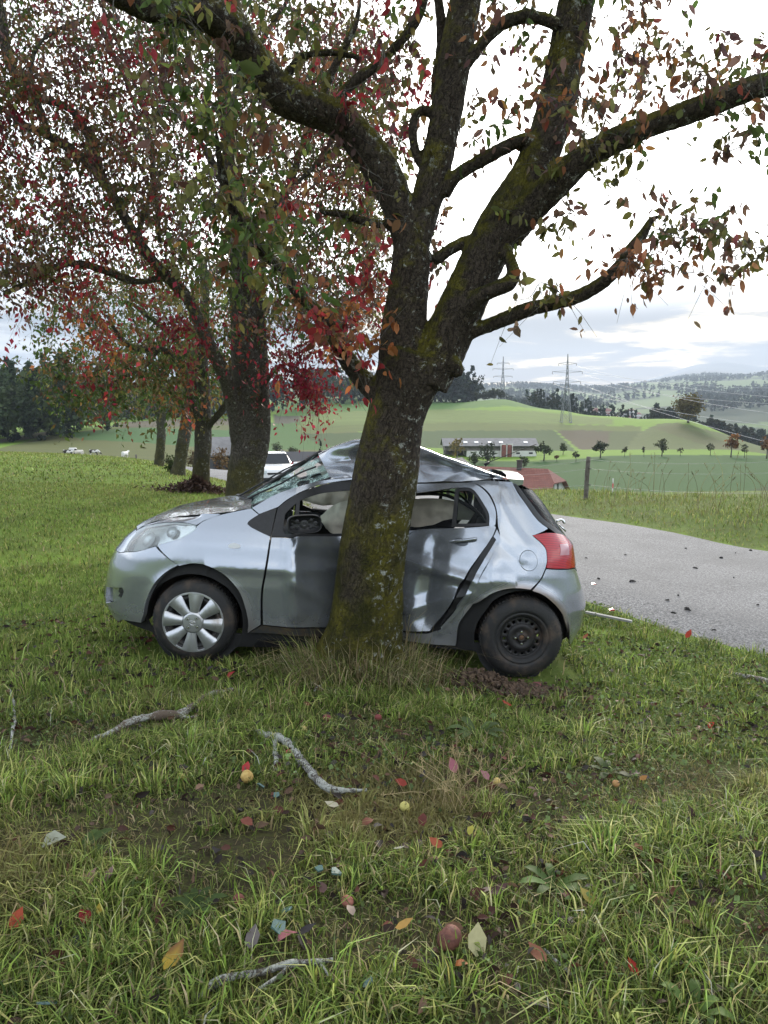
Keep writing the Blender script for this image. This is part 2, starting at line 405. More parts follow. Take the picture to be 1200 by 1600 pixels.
# ---- road
fnr = lambda x, y: ground_z(x, y)
dR = np.gradient(ROAD, axis=0); dR /= np.linalg.norm(dR, axis=1)[:, None]; nRm = np.stack([-dR[:, 1], dR[:, 0]], 1)
offs = np.linspace(-1, 1, 13)
edge = np.array([mnoise.noise((i * .37, 0, 0)) for i in range(len(ROAD))]) * .10
RV = np.array([[ROAD[i] + nRm[i] * (RW + (edge[i] if abs(o) > .95 else 0)) * o for o in offs] for i in range(len(ROAD))])
RZ = ground_z(RV[..., 0], RV[..., 1]) + .012 + .05 * (1 - offs[None] ** 2)
RZ[:, [0, -1]] -= .10
RVV = np.concatenate([RV, RZ[..., None]], -1).reshape(-1, 3)
RF = np.array([(i * 13 + j, i * 13 + j + 1, (i + 1) * 13 + j + 1, (i + 1) * 13 + j) for i in range(len(ROAD) - 1) for j in range(12)])
am, t, b = new_mat('asphalt')
g = N(t, 'ShaderNodeTexCoord')
v = N(t, 'ShaderNodeTexVoronoi'); v.inputs['Scale'].default_value = 75; t.links.new(g.outputs['Object'], v.inputs['Vector'])
f1 = noise_node(t, g.outputs['Object'], .7, 5, .6); f2 = noise_node(t, g.outputs['Object'], 45, 4, .8)
c = mixc(t, maprange(t, f2, .38, .64, 0, 1), (.045, .045, .047), (.42, .42, .425))
c = mixc(t, maprange(t, v.outputs['Distance'], .1, .5, 0, .6), c, (.13, .13, .132))
c = mixc(t, maprange(t, f1, .4, .7, 0, .5), c, (.09, .09, .092))
t.links.new(c, b.inputs['Base Color']); b.inputs['Roughness'].default_value = .85; b.inputs['Specular IOR Level'].default_value = .22
bn = N(t, 'ShaderNodeBump'); bn.inputs['Strength'].default_value = .8; bn.inputs['Distance'].default_value = .006
t.links.new(f2, bn.inputs['Height']); t.links.new(bn.outputs[0], b.inputs['Normal'])
obj('road', mesh('road', RVV, RF, am, True), kind='structure')
def road_z(x, y):
    d, s, _ = road_dist([x], [y]); return gz(x, y) + .012 + .05 * max(0, 1 - (d[0] / RW) ** 2)
# ================================================================== the wrecked car
paint_m, t, b = new_mat('silver_paint')
g = N(t, 'ShaderNodeTexCoord'); sp = N(t, 'ShaderNodeSeparateXYZ'); t.links.new(g.outputs['Object'], sp.inputs[0])
fl = noise_node(t, g.outputs['Object'], 1.6, 2); f1 = noise_node(t, g.outputs['Object'], 5, 6, .65); f2 = noise_node(t, g.outputs['Object'], 4.5, 3, .5)
c = mixc(t, fl, (.33, .355, .39), (.375, .40, .435))
low = maprange(t, math_node(t, 'MULTIPLY_ADD', f1, .35, sp.outputs[2]), .36, .62, 1, 0)      # road film on the lower body
dirt = math_node(t, 'MULTIPLY', low, maprange(t, f2, .3, .7, .05, .38), clamp=True)
c = mixc(t, dirt, c, (.20, .155, .11))
def ring_dirt(xw, amt):
    q = N(t, 'ShaderNodeVectorMath', operation='DISTANCE'); fl_ = N(t, 'ShaderNodeVectorMath', operation='MULTIPLY'); fl_.inputs[1].default_value = (1, 0, 1); t.links.new(g.outputs['Object'], fl_.inputs[0]); t.links.new(fl_.outputs[0], q.inputs[0]); q.inputs[1].default_value = (xw, 0, .31)
    return math_node(t, 'MULTIPLY', maprange(t, math_node(t, 'MULTIPLY_ADD', f2, -.07, q.outputs['Value']), .33, .42, 1, 0), amt)
rd_ = math_node(t, 'MAXIMUM', ring_dirt(1.19, .75), ring_dirt(-1.19, .25))
c = mixc(t, rd_, c, (.24, .135, .07)); dirt = math_node(t, 'MAXIMUM', dirt, rd_)
t.links.new(c, b.inputs['Base Color'])
t.links.new(math_node(t, 'MULTIPLY_ADD', dirt, -.6, .72, clamp=True), b.inputs['Metallic'])
t.links.new(math_node(t, 'MULTIPLY_ADD', dirt, .30, math_node(t, 'MULTIPLY_ADD', f1, .04, .22)), b.inputs['Roughness'])
b.inputs['Coat Weight'].default_value = 1; b.inputs['Coat Roughness'].default_value = .04
black_m = mat('black_trim', (.012, .012, .013), .5, var=.5, scale=20, bump=.15, bscale=160)
dark_m = mat('dark_inside', (.010, .010, .010), .85)
rub_m = mat('tyre_rubber', (.014, .014, .014), .75, col2=(.075, .055, .04), scale=7, bump=.4, bscale=60, thresh=(.45, .72))
steel_m = mat('wheel_steel', (.022, .021, .021), .55, metal=.3, col2=(.075, .05, .035), scale=9, bump=.2, bscale=90, thresh=(.5, .75))
cap_m = mat('hubcap_silver', (.52, .53, .54), .38, metal=.75, col2=(.26, .21, .16), scale=9, thresh=(.52, .8))
chrome_m = mat('bright_metal', (.75, .75, .74), .22, metal=1)
cream_m = mat('airbag_cloth', (.62, .57, .46), .9, var=.12, scale=7, bump=.5, bscale=18)
seat_m = mat('seat_cloth', (.035, .036, .04), .95, var=.3, scale=60, bump=.3, bscale=200)
mud_m = mat('mud', (.085, .055, .035), .95, var=.4, scale=20, bump=.8, bscale=50)
red_m, t, b = new_mat('tail_lamp_red'); b.inputs['Base Color'].default_value = (.62, .012, .022, 1); b.inputs['Roughness'].default_value = .12
g = N(t, 'ShaderNodeTexCoord'); wv = N(t, 'ShaderNodeTexWave'); wv.inputs['Scale'].default_value = 26; wv.bands_direction = 'Z'; t.links.new(g.outputs['Object'], wv.inputs['Vector'])
t.links.new(mixc(t, maprange(t, wv.outputs['Fac'], .3, .7, 0, 1), (.50, .006, .012), (.26, .002, .005)), b.inputs['Base Color'])
b.inputs['Coat Weight'].default_value = .35; b.inputs['Coat Roughness'].default_value = .03; b.inputs['Subsurface Weight'].default_value = 0
pink_m = mat('reverse_lamp', (.42, .15, .16), .15, coat=1)
lens_m, t, b = new_mat('lamp_glass'); b.inputs['Base Color'].default_value = (.93, .96, .97, 1); b.inputs['Roughness'].default_value = .08
b.inputs['Coat Weight'].default_value = .5
tr = N(t, 'ShaderNodeBsdfTransparent'); tr.inputs[0].default_value = (.9, .95, .95, 1); ms = N(t, 'ShaderNodeMixShader')
fr = N(t, 'ShaderNodeFresnel'); fr.inputs[0].default_value = 1.5
t.links.new(math_node(t, 'ADD', fr.outputs[0], .16, clamp=True), ms.inputs[0]); t.links.new(tr.outputs[0], ms.inputs[1]); t.links.new(b.outputs[0], ms.inputs[2]); t.links.new(ms.outputs[0], t.nodes['Material Output'].inputs[0])
def tinted(name, col, base):
    m, t, b = new_mat(name); b.inputs['Base Color'].default_value = (*base, 1); b.inputs['Roughness'].default_value = .03; b.inputs['Specular IOR Level'].default_value = .8
    tr = N(t, 'ShaderNodeBsdfTransparent'); tr.inputs[0].default_value = (*col, 1); ms = N(t, 'ShaderNodeMixShader')
    fr = N(t, 'ShaderNodeFresnel'); fr.inputs[0].default_value = 1.5
    t.links.new(math_node(t, 'ADD', fr.outputs[0], .06, clamp=True), ms.inputs[0]); t.links.new(tr.outputs[0], ms.inputs[1]); t.links.new(b.outputs[0], ms.inputs[2]); t.links.new(ms.outputs[0], t.nodes['Material Output'].inputs[0])
    return m
glass_m = tinted('window_glass', (.42, .47, .46), (.02, .025, .025))
crack_m, t, b = new_mat('shattered_glass')
g = N(t, 'ShaderNodeTexCoord')
v = N(t, 'ShaderNodeTexVoronoi'); v.feature = 'DISTANCE_TO_EDGE'; v.inputs['Scale'].default_value = 42; t.links.new(g.outputs['Object'], v.inputs['Vector'])
v2 = N(t, 'ShaderNodeTexVoronoi'); v2.feature = 'DISTANCE_TO_EDGE'; v2.inputs['Scale'].default_value = 9; t.links.new(g.outputs['Object'], v2.inputs['Vector'])
blot = maprange(t, noise_node(t, g.outputs['Object'], 5.5, 5, .6), .42, .6, .08, .95)
e = math_node(t, 'ADD', maprange(t, v.outputs[0], .015, .09, .85, .25), maprange(t, v2.outputs[0], 0, .03, .5, 0), clamp=True)
op = math_node(t, 'ADD', math_node(t, 'MULTIPLY', e, blot), .10, clamp=True)
b.inputs['Base Color'].default_value = (.50, .70, .65, 1); b.inputs['Roughness'].default_value = .2
bn = N(t, 'ShaderNodeBump'); bn.inputs['Strength'].default_value = .9; bn.inputs['Distance'].default_value = .01; t.links.new(v.outputs[0], bn.inputs['Height']); t.links.new(bn.outputs[0], b.inputs['Normal'])
tr = N(t, 'ShaderNodeBsdfTransparent'); tr.inputs[0].default_value = (.62, .78, .74, 1); ms = N(t, 'ShaderNodeMixShader')
t.links.new(op, ms.inputs[0]); t.links.new(tr.outputs[0], ms.inputs[1]); t.links.new(b.outputs[0], ms.inputs[2]); t.links.new(ms.outputs[0], t.nodes['Material Output'].inputs[0])

# ---- car frame: x along the car to its tail, y away from the camera, z up
HUB = .308; YN = -.80
pf, pr = P(302, 972, 5.35), P(816, 998, 5.38)
XA = (pr - pf) / np.linalg.norm(pr - pf); ZA = np.array([0, 0, 1.0]) - XA[2] * XA; ZA /= np.linalg.norm(ZA); YA = np.cross(ZA, XA)
WB = float(np.linalg.norm(pr - pf)) / 2
ORG = pf + XA * WB - YA * YN - ZA * HUB
RM = np.stack([XA, YA, ZA], 1)
def to_world(L): return ORG + np.asarray(L) @ RM.T
def cpt(px, py, yl):
    o = (CAM - ORG) @ RM; d = ray(px, py) @ RM
    return o + d * ((yl - o[1]) / d[1])
car = thing('wrecked_car', 'crumpled silver hatchback wrapped around the mossy tree trunk with its roof folded up', 'car')
car.matrix_world = Matrix([[*RM[i], ORG[i]] for i in range(3)] + [[0, 0, 0, 1]])

Wz = np.array([(.10,.77),(.2,.79),(.32,.815),(.45,.83),(.6,.845),(.78,.838),(.9,.81),(1.0,.77),(1.15,.70),(1.3,.63),(1.42,.565),(1.5,.50),(1.62,.40)])
def tab(lst, yl, off):
    q = np.array([cpt(x, y, yl) for x, y in lst]); i = np.argsort(q[:, 2]); return q[i, 2], q[i, 0] + off
nz, nx = tab([(172,970),(158,945),(157,930),(160,905),(166,880),(176,860),(192,842),(213,826)], -.40, -.045)
tz, tx = tab([(893,1002),(908,975),(914,943),(908,915),(898,887),(893,850),(873,822),(850,787),(819,751),(805,725)], -.38, .04)
zl, xl = nz[-1], nx[-1]; nz = np.concatenate([nz, [zl + .05, zl + .11, zl + .17, 1.62]]); nx = np.concatenate([nx, [xl + .05, xl + .16, -1.27, -1.22]])
def se_table(n):
    ph = np.linspace(0, math.pi / 2, 400); x = np.sin(ph) ** (2 / n); y = np.cos(ph) ** (2 / n)
    s = np.concatenate([[0], np.cumsum(np.hypot(np.diff(x), np.diff(y)))]); return s / s[-1], x, y
TF, TR_ = se_table(2.3), se_table(2.9)
DC = .10
def dent(a, z):
    l = np.clip(1 - (DC - a) / .62, 0, 1); r = np.clip(1 - (a - DC) / .92, 0, 1)
    k = np.where(a < DC, l, r); k = k * k * (3 - 2 * k) * .55 + k * .45
    return k * np.interp(z, [.1, .3, .6, 1.0, 1.45, 1.6], [.24, .30, .40, .43, .36, .30]), k
def crumple(a, z):
    return (.5 - np.abs(np.sin(6.1 * a + 3.7 * z + 1.3 * np.sin(4 * z)))) * .6 + (.5 - np.abs(np.sin(-5 * a + 8.3 * z + .8 + np.sin(5 * a)))) * .35 + .25 * np.sin(17 * a + 9 * z)
CREASE = [((-.50,.96),(-.46,.42),.10,-.030),((-.47,.66),(-.15,.42),.07,-.030),((-.44,.86),(-.05,.74),.08,.028),((.30,.82),(.88,.71),.07,-.026),((.36,.42),(.84,.64),.08,-.030),
          ((.56,.93),(.50,.36),.10,.030),((.70,.60),(.62,.30),.06,-.020),((.60,1.42),(.95,1.12),.06,.012),((1.02,1.30),(1.25,1.0),.08,-.014),((.95,1.05),(1.2,.86),.06,.010)]
def crease(a, z):
    y = np.zeros(np.broadcast(a, z).shape)
    for (a0, z0), (a1, z1), w_, am in CREASE:
        L2 = (a1 - a0) ** 2 + (z1 - z0) ** 2; q = np.clip(((a - a0) * (a1 - a0) + (z - z0) * (z1 - z0)) / L2, 0, 1); d = np.hypot(a - a0 - q * (a1 - a0), z - z0 - q * (z1 - z0)); y = y + am * np.maximum(0, 1 - d / w_)
    return y
def SURF(a, z, hit=True):
    a = np.asarray(a, float); z = np.asarray(z, float)
    w = np.interp(z, Wz[:, 0], Wz[:, 1]); xn = np.interp(z, nz, nx); xt = np.interp(z, tz, tx)
    w = w - .018 * np.clip((np.abs(a) - .75) / .5, 0, 1) ** 2 + .012 * np.exp(-((z - .74) / .035) ** 2) * (np.abs(a) < 1.15)
    tf = np.clip((-1.2 - a) / 1.2, 0, 1); tr = np.clip((a - 1.0) / 1.3, 0, 1)
    x = np.where(a < -1.2, -1.2 + np.interp(tf, TF[0], TF[1]) * (xn + 1.2), np.where(a > 1.0, 1.0 + np.interp(tr, TR_[0], TR_[1]) * (xt - 1.0), a))
    y = -w * np.where(a < -1.2, np.interp(tf, TF[0], TF[2]), np.where(a > 1.0, np.interp(tr, TR_[0], TR_[2]), 1))
    # flared lips over the wheels
    for xw in (-WB, WB):
        d = np.hypot(x - xw, z - HUB); y = y - .020 * np.exp(-((d - .37) / .05) ** 2) * (np.abs(a) < 1.7)
    if hit:
        dd, k = dent(a, z); y = y + dd + crease(a, z) + k * .036 * crumple(a, z) * np.clip((a + .62) / .15, 0, 1)
        y = y + .03 * np.exp(-((a + .50) / .05) ** 2 - ((z - .72) / .16) ** 2) * -1      # sharp fold down the front door
        y = y + .05 * np.exp(-((a - .95) / .07) ** 2) * np.clip((z - .25) / .3, 0, 1) * np.clip((.95 - z) / .1, 0, 1) * -.5
    return np.stack([x, y, z], -1)
def normal(a, z, hit=True, e=.004):
    n = np.cross(SURF(a + e, z, hit) - SURF(a - e, z, hit), SURF(a, z + e, hit) - SURF(a, z - e, hit))
    return n / (np.linalg.norm(n, axis=-1, keepdims=True) + 1e-12)
ga, gzz = np.meshgrid(np.linspace(-2.38, 2.28, 620), np.linspace(.1, 1.6, 240))
_sp = SURF(ga, gzz); _nn = normal(ga, gzz); _wp = to_world(_sp.reshape(-1, 3)); _wn = _nn.reshape(-1, 3) @ RM.T
_fx, _fy, _ = project(_wp); _bad = ((_wn * (CAM - _wp)).sum(1) < 0) * 1e6
_ga, _gz = ga.ravel(), gzz.ravel()
def az(px, py):
    i = int(np.argmin((_fx - px) ** 2 + (_fy - py) ** 2 + _bad)); q = np.array([_ga[i], _gz[i]])
    for _ in range(4):
        e = 2e-3; u = [q, q + [e, 0], q + [0, e]]
        x, y, _z = project(to_world(np.array([SURF(*k) for k in u])))
        J = np.array([[x[1] - x[0], x[2] - x[0]], [y[1] - y[0], y[2] - y[0]]]) / e
        if abs(np.linalg.det(J)) < 200: break
        st = np.linalg.solve(J, [px - x[0], py - y[0]]); q = q + np.clip(st, -.02, .02)
    return tuple(q)
def outline(lst, per=5):
    """list of (px, py[, 1 = corner]) or ('az', a, z[, 1]) -> smooth closed outline in body coordinates"""
    q = [((p[1], p[2]) if p[0] == 'az' else az(p[0], p[1])) for p in lst]
    cor = [len(p) > (3 if p[0] == 'az' else 2) for p in lst]; n = len(q)
    if not any(cor): return catmull(np.array(q + [q[0]]), per)[:-1]
    s = cor.index(True); q = q[s:] + q[:s]; cor = cor[s:] + cor[:s]; o = []; i = 0
    while i < n:
        j = i + 1
        while j < n and not cor[j]: j += 1
        run = np.array([q[k % n] for k in range(i, j + 1)]); seg = catmull(run, per if len(run) > 2 else 4); o.append(seg[:-1]); i = j
    return np.vstack(o)
def sheet(poly, holes=(), res=.025):
    bm = bmesh.new(); ed = []
    for lp in [poly] + list(holes):
        v = [bm.verts.new((p[0], p[1], 0)) for p in lp]
        ed += [bm.edges.new((v[i], v[(i + 1) % len(v)])) for i in range(len(v))]
    bmesh.ops.triangle_fill(bm, use_beauty=True, use_dissolve=False, edges=ed, normal=(0, 0, 1))
    lo = poly.min(0); hi = poly.max(0)
    for ax in (0, 1):
        for k in np.arange(lo[ax] + res * .6, hi[ax], res):
            no = Vector((1, 0, 0)) if ax == 0 else Vector((0, 1, 0))
            bmesh.ops.bisect_plane(bm, geom=bm.verts[:] + bm.edges[:] + bm.faces[:], plane_co=no * float(k), plane_no=no, dist=1e-5)
    bmesh.ops.remove_doubles(bm, verts=bm.verts[:], dist=4e-4)
    bm.verts.index_update(); V = np.array([v.co[:2] for v in bm.verts]); F = []
    for f in bm.faces:
        ids = [v.index for v in f.verts]; a2 = V[ids]
        ar = np.sum(a2[:, 0] * np.roll(a2[:, 1], -1) - a2[:, 1] * np.roll(a2[:, 0], -1))
        if abs(ar) > 1e-9: F.append(ids if ar > 0 else ids[::-1])
    B = [(l.vert.index, l.link_loop_next.vert.index) for f in bm.faces for l in f.loops if len(l.edge.link_faces) == 1]
    bm.free(); return V, F, B
def panel(name, lst, m, parent=None, holes=(), res=.025, off=0.0, rim=.016, far=True, raw=False, bow=0.0, hit=True, label=None):
    poly = np.asarray(lst, float) if raw else outline(lst)
    hs = [np.asarray(h, float) if raw else outline(h) for h in holes]
    V, F, B = sheet(poly, hs, res); outs = []
    for side in ((1, -1) if far else (1,)):
        hh = hit and side == 1
        Q = SURF(V[:, 0], V[:, 1], hh); Nn = normal(V[:, 0], V[:, 1], hh)
        Qo = Q + Nn * off; Qi = Qo - Nn * rim
        n = len(Q); bi = sorted({i for e in B for i in e}); mp = {v: k for k, v in enumerate(bi)}
        VV = np.vstack([Qo, Qo[bi], Qi[bi]]); k = len(bi)
        FF = [list(f) for f in F] + [[n + mp[b_], n + mp[a_], n + k + mp[a_], n + k + mp[b_]] for a_, b_ in B]
        if side == -1: VV = VV * [1, -1, 1]; FF = [f[::-1] for f in FF]
        outs.append(obj(name, mesh(name, VV, FF, m, True), parent or car, label if side == 1 else None))
    return outs[0] if len(outs) == 1 else outs
def circ(xc, zc, r, n=28, k=1.0): return [(xc + r * math.cos(q), zc + r * math.sin(q) * k) for q in np.linspace(0, 2 * math.pi, n, endpoint=False)]

# ---- silver body panels
panel('front_bumper', [('az',-1.98,.74,1),('az',-2.4,.73,1),('az',-2.4,.215,1),('az',-1.9,.20),(190,968),(220,973,1),(224,960),(228,940),(240,913),(260,893),(278,883,1),(243,854,1),(215,862),(197,863,1),('az',-1.9,.745)], paint_m,
      holes=[[(166,917,1),(191,918,1),(193,926),(184,938),(166,943,1)]], rim=.036)
qa, qb = az(168, 915), az(168, 945); panel('fog_lamp_recess', [('az',qa[0]-.22,qa[1]+.01,1),(193,915,1),(196,927),(186,942),('az',qb[0]-.22,qb[1]-.01,1)], paint_m, off=-.035, rim=.004)
panel('fog_lamp', [(180,919,1),(193,917,1),(195,927),(183,937,1)], black_m, off=-.030, rim=.004)
for yy in (924, 931):
    panel('fog_lamp_slat', [(182,yy-2,1),(193,yy-3,1),(193,yy+1,1),(181,yy+2,1)], black_m, off=-.02, rim=.01)
panel('lower_grille', [('az',-2.4,.42,1),('az',-2.12,.42,1),('az',-2.08,.26,1),('az',-2.4,.26,1)], black_m, off=.003, rim=.01)
fend = panel('front_fender', [(246,852,1),(262,847),(283,841),(304,829),(308,822,1),(317,815),(340,806),(365,800),(392,794.5,1),(404,804,1),(393,811),(388,817),(391,823),(410,833),(422,838.5,1),(414,887),(407.5,927),(407,976,1),(387,989,1),
      (388,973),(383,948),(373,923),(353,900),(327,885),(302,880),(280,884,1)], paint_m)
panel('indicator_lamp', [(357,853),(361,850),(367,849),(375,852),(374,856),(366,857),(359,856)], mat('pale_lamp', (.55,.56,.55), .15, coat=1), off=.010, rim=.012)
panel('headlight_reflector', [(195,862),(212,834),(224,824),(257,818),(287,818),(306,822),(302,829),(279,841),(243,852),(215,861)], chrome_m, off=-.030, rim=.004)
lens = panel('headlight', [(194,862,1),(203,845),(212,834),(224,824),(257,817.5),(287,817.5),(307,821.5,1),(302,829),(280,841),(244,852.5),(215,861)], lens_m, off=.002, rim=.02, res=.02)
for (cx_, cy_, r_) in ((232,843,.062), (268,831,.045)):
    for sd in (1, -1):
        mb = MB(); c_ = SURF(*az(cx_, cy_)); nn_ = normal(*az(cx_, cy_))
        mb.lathe([(.0, .004), (.004, r_ * .5), (-.012, r_ * .92), (-.018, r_)], 20, 'y'); o = mb.obj('lamp_bowl', cap_m, lens[0] if sd == 1 else lens[1])
        q = Vector((-nn_[0], -nn_[1], -nn_[2])).to_track_quat('Y', 'Z'); o.rotation_mode = 'QUATERNION'; o.rotation_quaternion = q; o.location = c_ - nn_ * .022
        if sd == -1: o.location.y *= -1; o.rotation_quaternion = Vector((-nn_[0], nn_[1], -nn_[2])).to_track_quat('Y', 'Z')
panel('sail_cover', [(423,838,1),(408,832),(389,821),(387,817),(393,811),(410,802),(432,794,1)], black_m, off=.001)
panel('windscreen_pillar', [(394,793.5,1),(430,773),(463,761.5),(500,751.5),(548,746.5,1),(575,748,1),(575,751,1),(548,749.5,1),(507,755.5),(474,766.5),(450,779.5),(434,792,1),(405,803,1)], paint_m)
panel('door_frame', [(424,838,1),(434,793.5,1),(450,781),(474,768),(507,757),(548,751,1),(578,752,1),(578,766,1),(548,765.5,1),(530,767),(500,771),(470,782),(448,800),(444,812),(443,825,1),(460,834,1),(578,833,1),(578,839.5,1),(456,840,1)], black_m, off=-.002)
panel('window_divider', [(463,786,1),(469,782,1),(467,812,1),(461,812,1)], black_m, off=-.003)
fd = panel('front_door', [(424.5,840,1),(455,841.5,1),(464,838,1),(578,838,1),(578,986,1),(500,980),(411,976,1),(411,927),(417.5,887)], paint_m, res=.018, label='dented front door folded inwards at the trunk')
panel('sill', [(409,979,1),(500,983),(578,989,1),(578,1004,1),(500,996),(436,992),(388,990,1)], mat('sill_dark', (.05,.055,.06), .45, metal=.4, col2=(.10,.075,.05), scale=14), off=-.012)
rd = panel('rear_door', [(572,838,1),(634,836),(652,828),(700,825.5),(764,822.5,1),(772,821,1),(775,824,1),(768,840),(745,873),(718,913),(698,953),(671,986,1),(620,986,1),(572,986,1)], paint_m, res=.018, label='dented rear door pushed out of its frame')
panel('rear_window_frame', [(572,752,1),(640,756),(727,754.5),(747,759),(762,772),(771,788),(775,803),(774,820,1),(768,823.5,1),(700,827),(652,829.5),(632,838,1),(572,840,1),(572,831,1),(636,829,1),(764.5,822,1),(764,803),(753,783),(737,763.5),(712,762,1),(640,771),(572,771,1)], paint_m, off=.001, label='warped upper frame of the rear door')
panel('rear_window_seal', [(711,764,1),(718,762.5,1),(737,764),(752,783),(763,803),(764,821,1),(705,822.5,1)], black_m, holes=[[(717,767,1),(736,768),(749,785),(759,804),(760,817,1),(712,818,1)]], off=-.004)
panel('quarter_window', [(716,766,1),(737,767),(750,785),(760,804),(761,818,1),(711,819,1)], glass_m, off=-.012, rim=.003)
qp = panel('quarter_panel', [(728,753,1),(760,751),(800,753,1),(812,775),(840,808),(856,826,1),(834,836,1),(850,853),(855,873),(852,888,1),(844,905),(829,921,1),(807,919),(787,921),(767,928),(747,941),(737,944,1),(737,927),(767,873),(781,842),(778,820,1),(777,803),(773,787),(764,770),(748,757.5)], paint_m, res=.02)
panel('fuel_flap_gap', circ(*az(826,876), .076, 30), dark_m, raw=True, off=.0008, rim=.002, far=False)
panel('fuel_flap', circ(*az(826,876), .0725, 30), paint_m, raw=True, off=.003, rim=.003, far=False)
panel('torn_flange', [(776,826,1),(781,842),(768,873),(738,927),(737,945),(716,975),(711,1010,1),(660,1006),(622,1000,1),(622,989,1),(672,990),(704,968),(722,930),(735,902),(757,868)], paint_m, res=.018, off=-.014, far=False, label='buckled flange and sill behind the rear door')
panel('gap_shade_strip', [(771,838,1),(775,843,1),(766,858,1),(756,872,1),(749,886,1),(743,895,1),(735,911,1),(726,930,1),(717,943,1),(708,957,1),(697,966,1),(688,976,1),(686,977,1),(695,962,1),(704,950,1),(713,931,1),(722,916,1),(729,902,1),(742,880,1),(753,862,1)], black_m, off=-.008, far=False)  # black strip laid in, its colour carries the dark of the open tear
panel('torn_edge', [(776,843,1),(779.5,847,1),(757,888),(737,926),(716,958),(693,981),(688.5,980,1),(712,953),(732,921),(751,884)], paint_m, res=.018, off=.002, far=False)
panel('tail_lamp', [(832,836.5,1),(857,833),(880,837),(892,850),(897,873),(897.5,886.5,1),(853.5,887.5,1),(855,873),(850,853)], red_m, off=.006, rim=.02, res=.02)
panel('reverse_lamp', [(873,851,1),(885,850,1),(888,867,1),(874,868,1)], pink_m, off=.0085, rim=.003)
panel('rear_bumper', [(853.5,889.5,1),(897,888.5,1),('az',2.3,.62,1),('az',2.3,.22,1),('az',1.75,.2,1),(890,999,1),(886,980),(873,951),(851,931),(832,923,1),(846,906)], paint_m, res=.022)
panel('tailgate', [(860,826,1),(874,829),(891,846),(897,872),(900,886,1),('az',2.3,.63,1),('az',2.3,.93,1)], paint_m, off=-.004)
panel('rear_glass', [(809,762,1),(842,807),(862,824,1),('az',2.3,.94,1),('az',2.3,1.37,1)], glass_m, off=-.006, rim=.005)
panel('rear_glass_border', [(803,756,1),(811,762),(844,806),(866,824),(891,845,1),(899,884,1),(893,884,1),(886,850),(862,829),(838,810),(805,762)], black_m, off=.004)
panel('number_plate_recess', [('az',2.05,.86,1),('az',2.3,.86,1),('az',2.3,.72,1),('az',2.05,.72,1)], black_m, off=.002)

# ---- folded roof, screen and bonnet
def patch(name, rails, n, ms, m, parent=car, amp=0.0, fr=4.0, drop=None, rev=False, seed=0.0, wt=None):
    """skin across polyline rails (each resampled to n points, m subdivisions between)"""
    R = []
    for r in rails:
        r = np.asarray(r, float); c_ = catmull(r, 8); s = np.concatenate([[0], np.cumsum(np.linalg.norm(np.diff(c_, axis=0), axis=1))]); s /= s[-1]
        R.append(np.stack([np.interp(np.linspace(0, 1, n), s, c_[:, k]) for k in range(3)], 1))
    R = np.array(R)
    rows = catmull(R.reshape(len(R), -1), ms).reshape(-1, n, 3) if len(R) > 2 else np.array([R[0] * (1 - q) + R[1] * q for q in np.linspace(0, 1, ms + 1)])
    nr = len(rows)
    if amp:
        du = np.gradient(rows, axis=1); dv = np.gradient(rows, axis=0); nn = np.cross(du, dv); nn /= np.linalg.norm(nn, axis=2, keepdims=True) + 1e-9
        for i in range(nr):
            for j in range(n):
                q = rows[i, j] * fr + seed
                h = (1 - 2 * abs(mnoise.noise(q))) * .75 + .25 * (1 - 2 * abs(mnoise.noise(q * 2.3 + Vector((5, 1, 2)))))
                rows[i, j] += nn[i, j] * (h - .5) * amp * (1 if wt is None else wt(i / (nr - 1)))
    F = [(i * n + j, i * n + j + 1, (i + 1) * n + j + 1, (i + 1) * n + j) for i in range(nr - 1) for j in range(n - 1) if drop is None or not drop(i / (nr - 1), j / (n - 1))]
    if rev: F = [f[::-1] for f in F]
    return obj(name, mesh(name, rows.reshape(-1, 3), F, m, True), parent)
near_r = [SURF(*az(x, y)) for x, y in [(517,750),(548,747.5),(575,748),(600,750),(640,753),(680,753.5),(727,753),(760,751),(792,751)]]
ridge = [cpt(x, y, q) for x, y, q in [(498,708,.02),(520,698,-.06),(542,690.5,-.10),(560,686.5,-.11),(600,690,-.10),(653,697,-.13),(693,712,-.21),(740,728,-.31),(773,740,-.39),(793,747,-.43)]]
x0, x1 = near_r[0][0], near_r[-1][0]
far_r = [np.array([x0 + (x1 - x0) * q, .56 + .02 * math.sin(3 * q), 1.44 + .04 * math.sin(9 * q)]) for q in np.linspace(0, 1, 8)]
mid1 = [a_ * .5 + b_ * .5 + np.array([0, .025, -.005]) for a_, b_ in zip(catmull(near_r, 8)[::6], catmull(ridge, 8)[::6])]
patch('roof', [near_r, mid1, ridge, far_r], 170, 22, paint_m, amp=.036, fr=2.5, wt=lambda v: 1 - .88 * math.exp(-((v - .667) / .13) ** 2))
patch('roof_underside', [np.array(near_r) + [0, .09, -.06], np.array(ridge) + [0, 0, -.12], np.array(far_r) + [0, -.04, -.04]], 40, 8, mat('roof_lining', (.30,.29,.26), .95), amp=.03)
nb, ntp = SURF(*az(394, 794)), np.array(near_r[0])
fb, ft = cpt(346, 803, .55), cpt(493, 713, .22)
def wdrop(u, v):                                                # holes punched through the glass
    q = mnoise.noise((u * 5, v * 7, 4.4)); return q > .30 and v > .35 or (v > .93 and q > -.1)
ws_m = nb * .45 + fb * .55 + np.array([-.06, 0, .02]); ws_t = ntp * .5 + ft * .5 + np.array([.0, 0, .02])
patch('windscreen', [np.linspace(nb, ntp, 5) + np.array([0, 0, .004]), np.linspace(ws_m, ws_t, 5), np.linspace(fb, ft, 5)], 60, 20, crack_m, amp=.035, fr=5, drop=wdrop)
